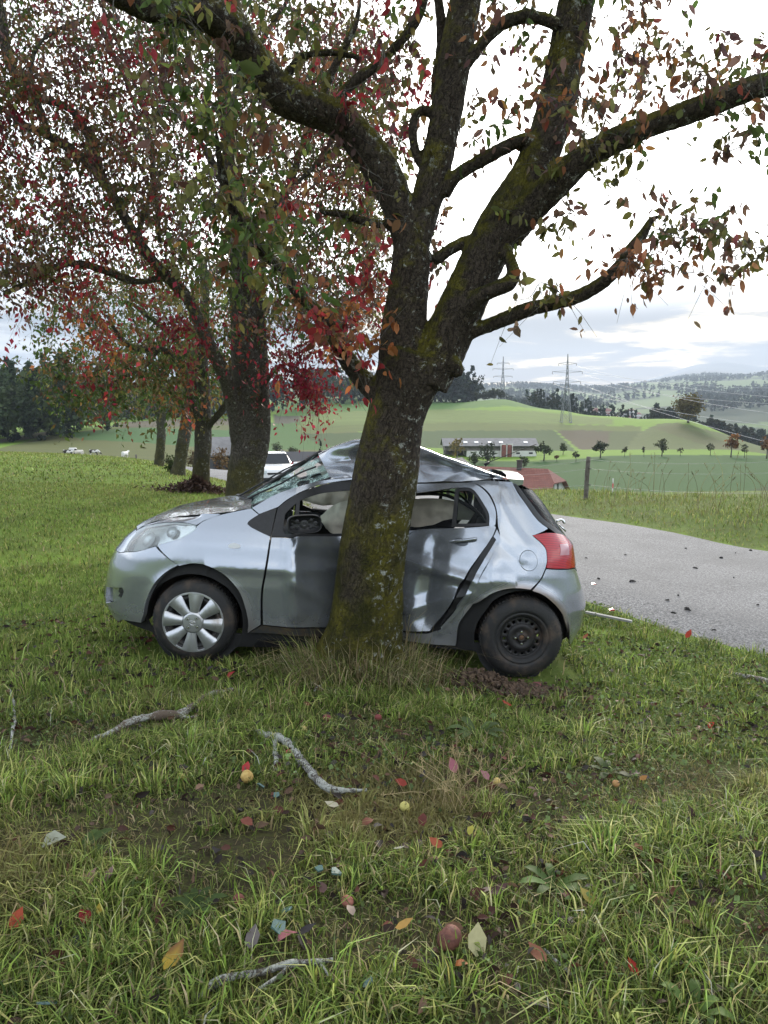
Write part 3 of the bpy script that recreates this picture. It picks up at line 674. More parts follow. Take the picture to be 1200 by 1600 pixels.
mb = MB(); mb.tube(catmull([fb + [-.02, .02, -.02], fb * .5 + ft * .5 + [0, .03, .01], ft + [0, .03, .01], cpt(500, 708, .2)], 6), .020, 8); mb.obj('far_pillar', black_m, car)
mb = MB(); mb.tube(catmull([nb + [0, .03, .012], nb * .5 + ntp * .5 + [0, .03, .02], ntp + [0, .03, .012]], 6), .012, 6); mb.obj('screen_seal', black_m, car)
def wiper(name, a_, b_, c_):
    mb = MB(); mb.tube(catmull([a_, a_ * .6 + b_ * .4 + np.array([0, 0, .03]), b_], 6), np.linspace(.012, .007, 13), 6); o = mb.obj(name, black_m, car)
    mb = MB(); mb.tube(catmull([b_ * 1.0, b_ * .5 + c_ * .5 + np.array([0, 0, .012]), c_], 6), .009, 4); mb.obj('wiper_blade', black_m, o)
wiper('wiper', cpt(342,803,.3), cpt(415,751,.15), cpt(478,719,.12)); wiper('wiper', cpt(356,803,-.1), cpt(440,755,-.25), cpt(494,729,-.3))
hn_ = [SURF(*az(x, y)) for x, y in [(214,828),(226,821),(248,813.5),(275,808),(313,804),(345,801.5),(392,794)]]
hn_ = np.array(catmull(hn_, 6)); hc = hn_.copy(); kk = np.linspace(0, 1, len(hn_))
hc[:, 1] = 0; NX0 = float(SURF(-2.4, hn_[0][2])[0]); hc[:, 0] -= (hn_[0][0] - NX0) * (1 - kk) ** 1.5 + .10 * kk; hc[:, 2] += -.004 + .02 * np.sin(kk * math.pi * .8)
hf = hn_ * [1, -1, 1]; hq = hn_ * .5 + hc * .5 + np.array([0, 0, .010]) - np.stack([.03 * (1 - kk), 0 * kk, 0 * kk], 1)
patch('bonnet', [hn_ + [0, .004, .003], hq, hc, hq * [1, -1, 1], hf + [0, -.004, .003]], 44, 8, paint_m, amp=.004, fr=2, rev=True)
cow = [hn_[-1] + [.02, .02, -.005], hc[-1] + [.03, 0, -.005], hf[-1] + [.02, -.02, -.005]]
patch('cowl', [cow, [q + np.array([.14, 0, .03]) for q in cow]], 20, 4, black_m, rev=True)
fr_ = [hn_[0], np.array([-1.72, -.45, hn_[0][2] - .01]), hc[0], np.array([-1.72, .45, hn_[0][2] - .01]), hf[0]]
zf = float(hn_[0][2]); panel('nose', [('az',-2.4,.735,1),('az',-1.95,.745),(196.5,861.5,1),(203.5,845),(212.5,833),(215,829,1),('az',-1.95,zf-.004),('az',-2.4,zf-.004,1)], paint_m, off=.001)
panel('fender_top', [(213,832,1),(224.5,822.5),(257,816),(287,816),(307,820,1),(317,814),(340,805.5),(344,803,1),(313,804.5),(275,808.5),(248,814),(226,821.5),(215,828,1)], paint_m)
# spoiler over the rear glass
sa = [cpt(792,747.5,-.50), cpt(818,749.5,-.50), cpt(817.5,757,-.50), cpt(806,759.5,-.50)]
mb = MB(); ring_ = [np.array(sa) * [1, k, 1] + [dx_, 0, dz_] for k, dx_, dz_ in ((1, 0, 0), (.6, .03, .015), (0, .045, .022), (-.6, .03, .015), (-1, 0, 0))]
V_ = np.array(ring_).reshape(-1, 3); F_ = [(i * 4 + j, i * 4 + (j + 1) % 4, (i + 1) * 4 + (j + 1) % 4, (i + 1) * 4 + j) for i in range(4) for j in range(4)] + [(0, 1, 2, 3), (19, 18, 17, 16)]
mb.add(V_, F_); sharpen(mb.obj('spoiler', paint_m, car), 30)
a0 = cpt(757, 727, .1)
mb = MB(); mb.tube([a0, cpt(765, 722, .1)], [.016, .009], 8); mb.tube(catmull([cpt(765,722,.1), cpt(800,708,.1), cpt(838,694,.1)], 6), .0035, 6); mb.obj('antenna', black_m, car)
mb = MB(); mb.tube(catmull([cpt(868,815,-.1), cpt(878,812,-.1), cpt(882,818,-.1)], 4), .012, 6); mb.tube([cpt(874,820,-.1), cpt(884,830,-.1)], .008, 6); mb.obj('broken_latch', chrome_m, car)

# ---- dark inner shell, wheel wells, floor
ar = [circ(-WB, HUB, .355, 30), circ(WB, HUB, .37, 30)]
panel('inner_shell', np.array([(-2.38,.2),(2.28,.24),(2.28,.9),(1.3,.9),(.9,.86),(-.6,.86),(-1.2,.80),(-1.5,.76),(-2.38,.68)]), dark_m, raw=True, holes=ar, off=-.05, rim=.02, res=.05)
for xw in (-WB, WB):
    for sd in (-1, 1):
        mb = MB(); a_ = np.linspace(-.05, math.pi + .12, 26); r_ = .378
        V_ = np.array([[xw + r_ * math.cos(q), sd * yy, HUB + r_ * math.sin(q)] for yy in (.72, .45) for q in a_]); n_ = len(a_)
        mb.add(V_, [(i, i + 1, n_ + i + 1, n_ + i) for i in range(n_ - 1)]); mb.add(np.vstack([V_[n_:], [[xw, sd * .45, HUB]]]), [(i, i + 1, n_) for i in range(n_ - 1)])
        mb.obj('wheel_liner', mat('liner', (.012,.011,.010), .9, col2=(.05,.035,.025), scale=9) if sd < 0 else dark_m, car)
mb = MB(); mb.box((-.02, .06, .27), (2.1, 1.2, .14)); mb.box((-1.35, .0, .30), (.5, 1.0, .12)); mb.box((1.4, 0, .34), (.35, 1.1, .12)); mb.obj('underbody', dark_m, car, False)
mb = MB(); mb.tube([(WB, -.7, HUB), (WB, .7, HUB)], .045, 10); mb.tube([(WB - .35, -.52, .27), (WB - .02, -.55, HUB)], .03, 8); mb.tube([(WB-.22,-.55,.30),(WB-.20,-.55,.58)], .035, 10); mb.obj('rear_axle', mat('rusty_steel', (.07,.05,.04), .8, var=.5, scale=30), car)
# ---- wheels
def tyre(parent):
    mb = MB(); R_ = HUB
    pr_ = [(.085,.165),(.105,.19),(.108,.230),(.098,.266),(.085,.290),(.070,R_-.003),(.05,R_),(-.05,R_),(-.07,R_-.003),(-.085,.290),(-.098,.266),(-.108,.225),(-.105,.205),(-.100,.203),(-.100,.195),(-.104,.192),(-.104,.186),(-.098,.178),(-.085,.165)]
    mb.lathe(pr_, 72, 'y'); o = mb.obj('tyre', rub_m, parent); 
    mb = MB()
    for k in range(64):
        q = k / 64 * 2 * math.pi; c_, s_ = math.cos(q), math.sin(q); Rr = np.array([[c_, 0, s_], [0, 1, 0], [-s_, 0, c_]])
        for yy in (-.048, -.016, .016, .048):
            mb.box(Rr @ np.array([0, yy, R_ + .001]), (.019, .026, .008), Rr @ np.array([[math.cos(.3), -math.sin(.3), 0], [math.sin(.3), math.cos(.3), 0], [0, 0, 1]]))
    mb.obj('tread', rub_m, o, False, kind='stuff'); return o
def wheel(x, y, kind, steer=0):
    w = thing('wheel', None, None); w.parent = car; w.location = (x, y, HUB); w.rotation_euler = (0, rad(11 if kind == 'cap' else 3), 0)
    if y > 0: w.rotation_euler = (0, 0, math.pi)
    tyre(w)
    mb = MB(); mb.lathe([(.09,.17),(-.085,.180),(-.092,.176),(-.086,.168),(-.060,.164),(-.052,.150)], 48, 'y')
    if kind == 'steel':                                           # ring of round holes, bowl and hub
        nH = 16; seg = 96; r1, r2, r3 = .156, .134, .112
        mb.lathe([(-.055,.152),(-.056,.147)], 64, 'y')
        V_ = []; F_ = []; nn = nH * 6
        def pt(r, q, y_): return [r * math.cos(q), y_, r * math.sin(q)]
        for h in range(nH):                                       # each cell: square frame round a six-sided hole
            q0, q1 = h / nH * 2 * math.pi, (h + 1) / nH * 2 * math.pi; qc = (q0 + q1) / 2
            o_ = [pt(.148,q0,-.056),pt(.148,qc,-.056),pt(.148,q1,-.056),pt(.128,q1,-.057),pt(.108,q1,-.060),pt(.108,qc,-.060),pt(.108,q0,-.060),pt(.128,q0,-.057)]
            i_ = [[.128*math.cos(qc)+.0125*(math.cos(qc)*math.cos(u)-math.sin(qc)*math.sin(u)), -.0575, .128*math.sin(qc)+.0125*(math.sin(qc)*math.cos(u)+math.cos(qc)*math.sin(u))] for u in np.radians([-45,0,45,90,135,180,225,270])]
            b_ = [[p[0], p[1] + .012, p[2]] for p in i_]; s0 = len(V_); V_ += o_ + i_ + b_
            for k in range(8):
                k2 = (k + 1) % 8; F_ += [[s0+k, s0+k2, s0+8+k2, s0+8+k], [s0+8+k, s0+8+k2, s0+16+k2, s0+16+k]]
        mb.add(V_, F_)
        mb.lathe([(-.060,.108),(-.070,.102),(-.074,.090),(-.074,.070),(-.066,.058),(-.066,.034),(-.078,.030),(-.080,.0225),(-.076,.020),(-.076,.001)], 48, 'y')
        o = mb.obj('rim', steel_m, w)
        for k in range(4):
            q = rad(8) + k * math.pi / 2; m2 = MB(); m2.lathe([(-.060,.0105),(-.078,.0105),(-.082,.008),(-.083,.001)], 6, 'y', (.047*math.cos(q), 0, .047*math.sin(q))); m2.obj('wheel_nut', chrome_m, o, False)
        m2 = MB(); m2.lathe([(-.076,.0195),(-.079,.018),(-.079,.001)], 20, 'y'); m2.obj('hub_cover', mat('rust', (.10,.055,.03), .9, var=.4, scale=40), o)
    else:
        mb.lathe([(-.052,.150),(-.050,.02),(-.05,.001)], 40, 'y'); o = mb.obj('rim', steel_m, w)
        hc_ = MB(); hc_.lathe([(-.080,.204),(-.092,.207),(-.098,.203),(-.099,.194),(-.094,.190),(-.080,.188)], 72, 'y')
        hc_.lathe([(-.078,.078),(-.094,.080),(-.103,.068),(-.112,.062),(-.113,.058),(-.113,.001)], 56, 'y'); ho = hc_.obj('hubcap', cap_m, w); sharpen(ho, 45); ho.scale = (1.12, 1, 1.12); ho.location = (0, -.012, 0)
        for k in range(8):
            q = rad(90 + 6) + k * math.pi / 4; s_ = MB(); prof = [(.070,.0265,-.102),(.095,.030,-.104),(.13,.036,-.106),(.165,.044,-.104),(.193,.053,-.099)]; V_ = []
            for r_, h_, y_ in prof:
                for u_, dy_ in ((-1.12, .016), (-1, .001), (0, -.004), (1, .001), (1.12, .016)): V_.append([r_ * math.cos(q) - u_ * h_ * math.sin(q), y_ + dy_, r_ * math.sin(q) + u_ * h_ * math.cos(q)])
            s_.add(V_, [(i*5+j, (i+1)*5+j, (i+1)*5+j+1, i*5+j+1) for i in range(4) for j in range(4)])
            so = s_.obj('spoke', cap_m, ho); 
        for k in range(4):
            q = rad(62) + k * math.pi / 2; m2 = MB(); m2.lathe([(-.112,.0125),(-.114,.0125),(-.113,.011)], 16, 'y', (.042*math.cos(q),0,.042*math.sin(q))); m2.lathe([(-.113,.011),(-.109,.010),(-.109,.001)], 16, 'y', (.042*math.cos(q),0,.042*math.sin(q))); m2.obj('nut_hole', black_m, ho)
            m2 = MB(); m2.lathe([(-.109,.0065),(-.1155,.0065),(-.116,.001)], 6, 'y', (.042*math.cos(q),0,.042*math.sin(q))); m2.obj('wheel_nut', chrome_m, ho, False)
        m2 = MB()
        for rx, rz, cz in ((.021,.0145,0), (.0068,.0135,.0005), (.0145,.006,.0075)):
            a_ = np.linspace(0, 2*math.pi, 25); m2.tube([(rx*math.cos(u), -.1145, cz + rz*math.sin(u)) for u in a_], .0016, 6, False)
        m2.obj('emblem', chrome_m, ho)
    return w
wheel(-WB, YN + .10, 'cap'); wheel(WB, YN + .10, 'steel'); wheel(-WB, .70, 'cap'); wheel(WB, .70, 'steel')

# ---- mirror housing without its glass, turned outwards
def rbox(name, size, bev, m, parent, loc, rot=(0, 0, 0), seg=3):
    bm = bmesh.new(); bmesh.ops.create_cube(bm, size=1); bmesh.ops.scale(bm, vec=size, verts=bm.verts[:])
    bmesh.ops.bevel(bm, geom=bm.edges[:], offset=bev, segments=seg, affect='EDGES', profile=.5)
    for f in bm.faces: f.smooth = True
    me = bpy.data.meshes.new(name); bm.to_mesh(me); bm.free(); me.materials.append(m)
    o = obj(name, me, parent, loc=loc); o.rotation_euler = rot; return o
mc = cpt(475, 818, -.96)
mir = thing('mirror', 'side mirror housing without its glass', None); mir.parent = car; mir.location = mc; mir.rotation_euler = (0, rad(-4), rad(12))
mb = MB(); rr = [(math.copysign(abs(math.cos(q)) ** .55, math.cos(q)) * .122, math.copysign(abs(math.sin(q)) ** .55, math.sin(q)) * .066) for q in np.linspace(0, 2 * math.pi, 36, endpoint=False)]
lay = [(-.035, 1.0), (-.045, .985), (-.045, .92), (-.020, .89), (-.012, .88)]
V_ = np.array([[x * k, y_, z * k] for y_, k in [(.075,.35),(.065,.7),(.03,.93),(0,.99)] + lay for x, z in rr]); n_ = 36; L_ = 9
mb.add(V_, [(i*n_+j, i*n_+(j+1)%n_, (i+1)*n_+(j+1)%n_, (i+1)*n_+j) for i in range(L_-1) for j in range(n_)] + [list(range(n_))[::-1], [(L_-1)*n_ + j for j in range(n_)]])
mb.obj('mirror_housing', black_m, mir)
mb = MB()
for x, z, r_ in ((0,0,.03),(.05,.025,.012),(-.05,.02,.014),(.045,-.028,.01),(-.045,-.025,.012),(.08,.0,.016),(-.085,0,.01)): mb.lathe([(-.012, r_), (-.022, r_ * .9), (-.024, r_ * .5), (-.018, .001)], 14, 'y', (x, 0, z))
mb.tube([(-.09,-.02,.03),(.09,-.02,-.03)], .004, 4); mb.tube([(-.09,-.02,-.03),(.07,-.02,.035)], .004, 4); mb.obj('mirror_motor', mat('motor_plastic', (.03,.03,.032), .4), mir, False)
mb = MB(); mb.tube([(-.07, .02, -.045), (-.10, .14, -.06)], [.03, .04], 8); mb.obj('mirror_foot', black_m, mir)
# ---- handles
for sd in (1, -1):
    if sd == 1: A_, B_ = SURF(*az(703, 846)), SURF(*az(744, 841))
    else: A_, B_ = [SURF(*az(q, 845), False) * [1, -1, 1] for q in (705, 745)]
    ou = np.array([0.25 if sd == 1 else 0, -.95 * sd, .1]); mid = (A_ + B_) / 2
    mb = MB(); mb.tube(catmull([A_ + ou * .004, A_ * .85 + B_ * .15 + ou * .03, mid + ou * .037, A_ * .15 + B_ * .85 + ou * .03, B_ + ou * .004], 5), np.interp(np.linspace(0, 1, 21), [0, .2, .5, .8, 1], [.006, .012, .014, .013, .008]), 10)
    mb.obj('door_handle', paint_m, car)
    if sd == 1:
        c_ = az(720, 847); panel('handle_dish', circ(c_[0], c_[1], .052, 26, .55), mat('dish_grey', (.10,.11,.12), .35, metal=.6), raw=True, off=.0015, rim=.002, far=False)
# ---- cabin
rbox('dashboard', (.42, 1.25, .22), .07, black_m, car, (-.78, .05, .80))
for yy in (-.12, .36):
    s_ = thing('seat', None, None); s_.parent = car; s_.location = (-.02 if yy < 0 else -.1, yy, 0)
    rbox('seat_cushion', (.5, .42, .16), .06, seat_m, s_, (-.05, 0, .50)); rbox('seat_back', (.15, .42, .62), .06, seat_m, s_, (.26, 0, .82), (0, rad(14), 0)); rbox('headrest', (.09, .24, .17), .04, seat_m, s_, (.36, 0, 1.2), (0, rad(12), 0))
rs = thing('rear_seat', None, None); rs.parent = car; rs.location = (.85, .1, 0)
rbox('seat_cushion', (.45, 1.1, .16), .06, seat_m, rs, (-.1, 0, .5)); rbox('seat_back', (.15, 1.1, .55), .06, seat_m, rs, (.2, 0, .78), (0, rad(14), 0))
for yy in (-.38, .34): rbox('headrest', (.09, .24, .14), .04, seat_m, rs, (.26, yy, 1.08))
mb = MB(); a_ = np.linspace(0, 2 * math.pi, 33); sw = np.array([-.52, -.28, .86])
mb.tube([sw + np.array([.06 * math.sin(u), .17 * math.cos(u), .17 * math.sin(u)]) for u in a_], .015, 8, False); mb.obj('steering_wheel', black_m, car)
def bag(name, rails, amp=.05): return patch(name, rails, 30, 8, cream_m, amp=amp, fr=5)
bag('airbag', [[cpt(500,806,.05), cpt(520,790,.02), cpt(560,776,-.02), cpt(600,774,0)], [cpt(502,816,-.02), cpt(525,812,-.06), cpt(560,806,-.06), cpt(600,806,-.05)], [cpt(512,824,.0), cpt(525,832,-.02), cpt(560,836,-.02), cpt(600,838,0)]], .05)
bag('curtain_airbag', [[cpt(600,776,.02), cpt(640,778,-.02), cpt(680,778,-.10), cpt(712,783,-.2), cpt(745,795,-.3)], [cpt(600,800,.04), cpt(640,797,-.06), cpt(680,796,-.14), cpt(712,799,-.24), cpt(740,804,-.3)], [cpt(600,828,.0), cpt(640,824,-.04), cpt(670,822,-.10), cpt(700,812,-.18), cpt(735,810,-.26)]], .06)
bag('curtain_airbag', [[cpt(450,776,.60), cpt(500,768,.58), cpt(560,762,.55)], [cpt(485,786,.62), cpt(520,790,.60), cpt(560,786,.56)]], .03)
mb = MB(); mb.tube(catmull([cpt(637,773,-.18), cpt(680,772,-.22), cpt(708,778,-.3), cpt(745,800,-.38), cpt(758,818,-.42)], 6), .014, 6); mb.tube(catmull([cpt(637,768,-.2), cpt(680,768,-.24), cpt(715,772,-.3), cpt(752,806,-.4)], 6), .010, 6); mb.obj('grab_rail', black_m, car)
# ================================================================== trees
def bark_mat(name, moss, lichen, base=(.047,.037,.028)):
    m, t, b = new_mat(name); g = N(t, 'ShaderNodeTexCoord'); ge = N(t, 'ShaderNodeNewGeometry'); O = g.outputs['Object']
    mp = N(t, 'ShaderNodeMapping'); mp.inputs['Scale'].default_value = (1, 1, .45); t.links.new(O, mp.inputs[0])
    v = N(t, 'ShaderNodeTexVoronoi'); v.feature = 'DISTANCE_TO_EDGE'; v.inputs['Scale'].default_value = 34
    wob = noise_node(t, O, 14, 3); wv = mixc(t, .16, mp.outputs[0], wob); t.links.new(wv, v.inputs['Vector'])
    n1 = noise_node(t, O, 5, 6, .65); n2 = noise_node(t, O, 38, 6, .72); n3 = noise_node(t, O, 1.8, 4, .6)
    sn = N(t, 'ShaderNodeSeparateXYZ'); t.links.new(ge.outputs['Normal'], sn.inputs[0])
    sp = N(t, 'ShaderNodeSeparateXYZ'); t.links.new(O, sp.inputs[0])
    plate = maprange(t, v.outputs[0], .0, .12, 0, 1)
    c = mixc(t, plate, tuple(q * .45 for q in base), base)
    c = mixc(t, maprange(t, n2, .4, .7, 0, .7), c, tuple(q * 2.1 for q in base))
    # moss: upper faces, shaded flank and the foot
    up = maprange(t, math_node(t, 'MULTIPLY_ADD', n1, 1.5, math_node(t, 'MULTIPLY_ADD', sn.outputs[2], .9, -.75)), .02, .42, 0, 1)
    ft = maprange(t, math_node(t, 'MULTIPLY_ADD', n3, 2.2, math_node(t, 'MULTIPLY', sp.outputs[2], -.75)), .25, .75, 0, 1)
    mo = math_node(t, 'MULTIPLY', math_node(t, 'MAXIMUM', up, ft), moss, clamp=True)
    mo = math_node(t, 'MULTIPLY', mo, maprange(t, n2, .34, .5, .25, 1))
    c = mixc(t, mo, c, mixc(t, maprange(t, n1, .35, .65, 0, 1), (.036, .036, .007), (.110, .098, .014)))
    n4 = noise_node(t, O, 17, 9, .78)
    li = math_node(t, 'MULTIPLY', maprange(t, n4, .555, .61, 0, 1), maprange(t, math_node(t, 'MULTIPLY_ADD', sn.outputs[0], .20, n1), .46, .60, 0, 1))
    v2 = N(t, 'ShaderNodeTexVoronoi'); v2.inputs['Scale'].default_value = 26; t.links.new(wv, v2.inputs['Vector'])
    spots = math_node(t, 'MULTIPLY', maprange(t, v2.outputs['Distance'], .17, .10, 0, 1, False), maprange(t, n3, .52, .64, 0, 1))
    li = math_node(t, 'MULTIPLY', math_node(t, 'MAXIMUM', li, spots), lichen, clamp=True)
    c = mixc(t, li, c, (.36, .37, .33))
    t.links.new(c, b.inputs['Base Color']); b.inputs['Roughness'].default_value = .92; b.inputs['Specular IOR Level'].default_value = .2
    h = math_node(t, 'ADD', math_node(t, 'MULTIPLY', plate, .6), math_node(t, 'MULTIPLY', n2, .9))
    bn = N(t, 'ShaderNodeBump'); bn.inputs['Strength'].default_value = 1; bn.inputs['Distance'].default_value = .02
    t.links.new(h, bn.inputs['Height']); t.links.new(bn.outputs[0], b.inputs['Normal'])
    return m
bark1 = bark_mat('mossy_bark', 1.0, 1.0); bark2 = bark_mat('grey_bark', .65, .7, (.078,.068,.059)); bark3 = bark_mat('far_bark', .6, .8, (.085,.078,.07))
twig_m = mat('twig_bark', (.045,.036,.030), .9, col2=(.12,.115,.10), scale=12)
tleaf = leaf_mat('tree_leaf', .5)
def lim(lst, sc=.80):
    """traced limb: (px, py, depth, radius in px) -> smooth path with radii in metres"""
    q = np.array([[*P(a, b, d), r * (sc if b < 640 else 1 - (1 - sc) * max(0, 1 - (b - 640) / 110)) * (1 if b < 990 else 1 + (b - 990) / 130) / FPX * d] for a, b, d, r in lst]); return catmull(q, 5)
def build_trunk(name, limbs, m, parent, voxel, amp, seed):
    mb = MB()
    for L in limbs: mb.tube(L[:, :3], L[:, 3], 14)
    o = mb.obj(name, m, None); md = o.modifiers.new('r', 'REMESH'); md.mode = 'VOXEL'; md.voxel_size = voxel
    dg = bpy.context.evaluated_depsgraph_get(); me = bpy.data.meshes.new_from_object(o.evaluated_get(dg)); old = o.data; o.modifiers.clear(); o.data = me; bpy.data.meshes.remove(old); me.name = name
    n = len(me.vertices); V = np.zeros(n * 3, np.float32); me.vertices.foreach_get('co', V); V = V.reshape(-1, 3)
    Nn = np.zeros(n * 3, np.float32); me.vertex_normals.foreach_get('vector', Nn); Nn = Nn.reshape(-1, 3)
    h = np.empty(n)
    for i in range(n):
        x, y, z = V[i]; a = mnoise.noise((x * 3.2 + seed, y * 3.2, z * 2.2)); b_ = mnoise.noise((x * 13 + seed, y * 13, z * 8)); c_ = mnoise.noise((x * 36, y * 36 + seed, z * 22))
        h[i] = a * 1.5 + (.5 - abs(b_)) * .9 + c_ * .55
    V = V + Nn * (h * amp)[:, None].astype(np.float32)
    me.vertices.foreach_set('co', V.astype(np.float32).ravel()); me.polygons.foreach_set('use_smooth', np.ones(len(me.polygons), bool)); me.materials.clear(); me.materials.append(m); me.update()
    o.parent = parent; return o
LT7 = np.array([[0,0,0],[-.20,.22,.05],[.20,.22,.05],[0,.35,0],[-.22,.58,.03],[.22,.58,.03],[0,1,-.10]]); LF7 = np.array([(0,2,3),(0,3,1),(1,3,4),(3,2,5),(3,5,6),(4,3,6)])
LT5 = np.array([[0,0,0],[-.25,.42,.06],[.25,.42,.06],[0,.5,-.02],[0,1,-.08]]); LF5 = np.array([(0,2,3),(0,3,1),(1,3,4),(3,2,4)])
PAL = dict(green=(.078,.120,.032), olive=(.155,.145,.050), brown=(.165,.105,.075), purple=(.145,.078,.075), red=(.34,.045,.052), crimson=(.27,.028,.05), orange=(.38,.155,.055), rust=(.235,.112,.06), lime=(.24,.27,.075), dark=(.05,.075,.03))
def frames(n, dirs, r):
    y = dirs / np.linalg.norm(dirs, axis=1)[:, None]; a = r.normal(size=(n, 3)); x = np.cross(y, a); x /= np.linalg.norm(x, axis=1)[:, None]; z = np.cross(x, y)
    return np.stack([x, y, z], 2)
def crown(root, skel, regions, leaf, per, T, Fc, seed, parts=0, twig_r=.011, spread=.16):
    r = np.random.default_rng(int(seed * 10)); cl = []
    for poly, (d0, d1), n, pal in regions:
        poly = np.array(poly, float); lo, hi = poly.min(0), poly.max(0); names = [q[0] for q in pal]; w = np.array([q[1] for q in pal], float); w /= w.sum(); k = 0
        while k < n:
            p = r.uniform(lo, hi)
            if not inside(p[0], p[1], poly): continue
            cl.append((P(p[0], p[1], r.uniform(d0, d1)), names[r.choice(len(names), p=w)])); k += 1
    C = np.array([c[0] for c in cl]); nodes = list(map(tuple, skel)); NA = np.zeros((len(skel) + len(cl) * 6, 3)); NA[:len(skel)] = skel; nn = len(skel)
    dist = np.array([np.min(((skel - c) ** 2).sum(1)) for c in C]); tw = MB(); LP = []; LC = []; LD = []
    for i in np.argsort(dist):
        c = C[i]; d2 = ((NA[:nn] - c) ** 2).sum(1); a = NA[int(np.argmin(d2))]; L = math.sqrt(d2.min())
        m1 = a + (c - a) * .35 + r.normal(size=3) * L * .10 + np.array([0, 0, L * .10]); m2 = a + (c - a) * .72 + r.normal(size=3) * L * .09 + np.array([0, 0, L * .07])
        path = catmull([a, m1, m2, c], 3 if parts else 2); tw.tube(path, np.linspace(min(twig_r, .002 + .007 * L), .0018, len(path)), 4 if parts else 3, False)
        add = path[2:-1:2] if parts else path[1:-1:2]; NA[nn:nn + len(add)] = add; nn += len(add)
        n = max(3, int(r.normal(per, per * .3))); base = np.array(PAL[cl[i][1]]); tt = np.clip(r.beta(2.2, 1.1, n), 0, 1) * (len(path) - 1)
        k = tt.astype(int).clip(0, len(path) - 2); f = (tt - k)[:, None]
        # leaves sit along short side shoots near the end of the twig
        ns = max(2, n // (5 if parts else 9)); bp = path[k] * (1 - f) + path[k + 1] * f; si = r.integers(0, ns, n); sb = bp[r.integers(0, n, ns)]; off = r.normal(size=(ns, 3)) * spread * 1.25; off[:, 2] -= .25 * spread
        for q in range(ns): m_ = sb[q] + off[q] * .5 + np.array([0, 0, .12 * spread]); tw.tube([sb[q], m_, sb[q] + off[q]], [.0022, .0017, .0009], 3, False)
        u_ = r.random((n, 1)) ** .8; pos = sb[si] + off[si] * u_ + np.array([0, 0, .48 * spread]) * u_ * (1 - u_) + r.normal(size=(n, 3)) * spread * .14
        LP.append(pos); dd = r.normal(size=(n, 3)) * .55; dd[:, 2] -= .75; LD.append(dd)
        oth = np.array([PAL[q] for q in PAL]); mixk = (r.random(n) < .22)[:, None]; col = np.where(mixk, oth[r.integers(0, len(oth), n)] * .5 + base * .5, base) * np.exp(r.normal(size=(n, 1)) * .30) * (1 + r.normal(size=(n, 3)) * .06)
        LC.append(np.clip(col, .005, .7))
    LP, LC, LD = np.vstack(LP), np.vstack(LC), np.vstack(LD); n = len(LP)
    sz = leaf * np.exp(r.normal(size=n) * .22); R_ = frames(n, LD, r)
    keep = np.ones(n, bool); tw.obj('twigs', twig_m, root, kind='stuff')
    if parts:
        px, py, dz = project(LP); vis = (px > 0) & (px < 1200) & (py > 0) & (py < 1600) & (dz > 0); score = np.where(vis, sz / np.maximum(dz, .1), 0)
        top = np.argsort(-score)[:parts]; keep[top] = False; bank = {}
        for i in top:
            k = (tuple((LC[i] * 14).round().astype(int)), int(r.integers(3)))
            if k not in bank:
                TT = T * [1.05, 1, 1] + np.array([0, 0, 0]); TT = TT.copy(); TT[:, 2] += (.12 * (k[1] - 1)) * TT[:, 1] ** 2; bank[k] = mesh('leaf', TT, Fc, tleaf, True, np.tile(LC[i], (len(T), 1)))
            o = bpy.data.objects.new('leaf', bank[k]); COL.objects.link(o); o.parent = root
            M = Matrix.Identity(4)
            for q in range(3):
                for s_ in range(3): M[q][s_] = R_[i][q][s_] * sz[i]
                M[q][3] = LP[i][q]
            o.matrix_local = M
    LP, LC, sz, R_ = LP[keep], LC[keep], sz[keep], R_[keep]; n = len(LP); curl = r.normal(size=(n, 1)) * .12
    TT = np.repeat(T[None], n, 0); TT[:, :, 2] += curl * TT[:, :, 1] ** 2; TT[:, :, 0] *= (1 + r.normal(size=(n, 1)) * .15)
    V = np.einsum('nij,nkj->nki', R_, TT) * sz[:, None, None] + LP[:, None]
    F = (Fc[None] + (np.arange(n) * len(T))[:, None, None]).reshape(-1, 3)
    obj('foliage', mesh('foliage', V.reshape(-1, 3), F, tleaf, True, np.repeat(LC, len(T), 0)), root, kind='stuff')
    return n
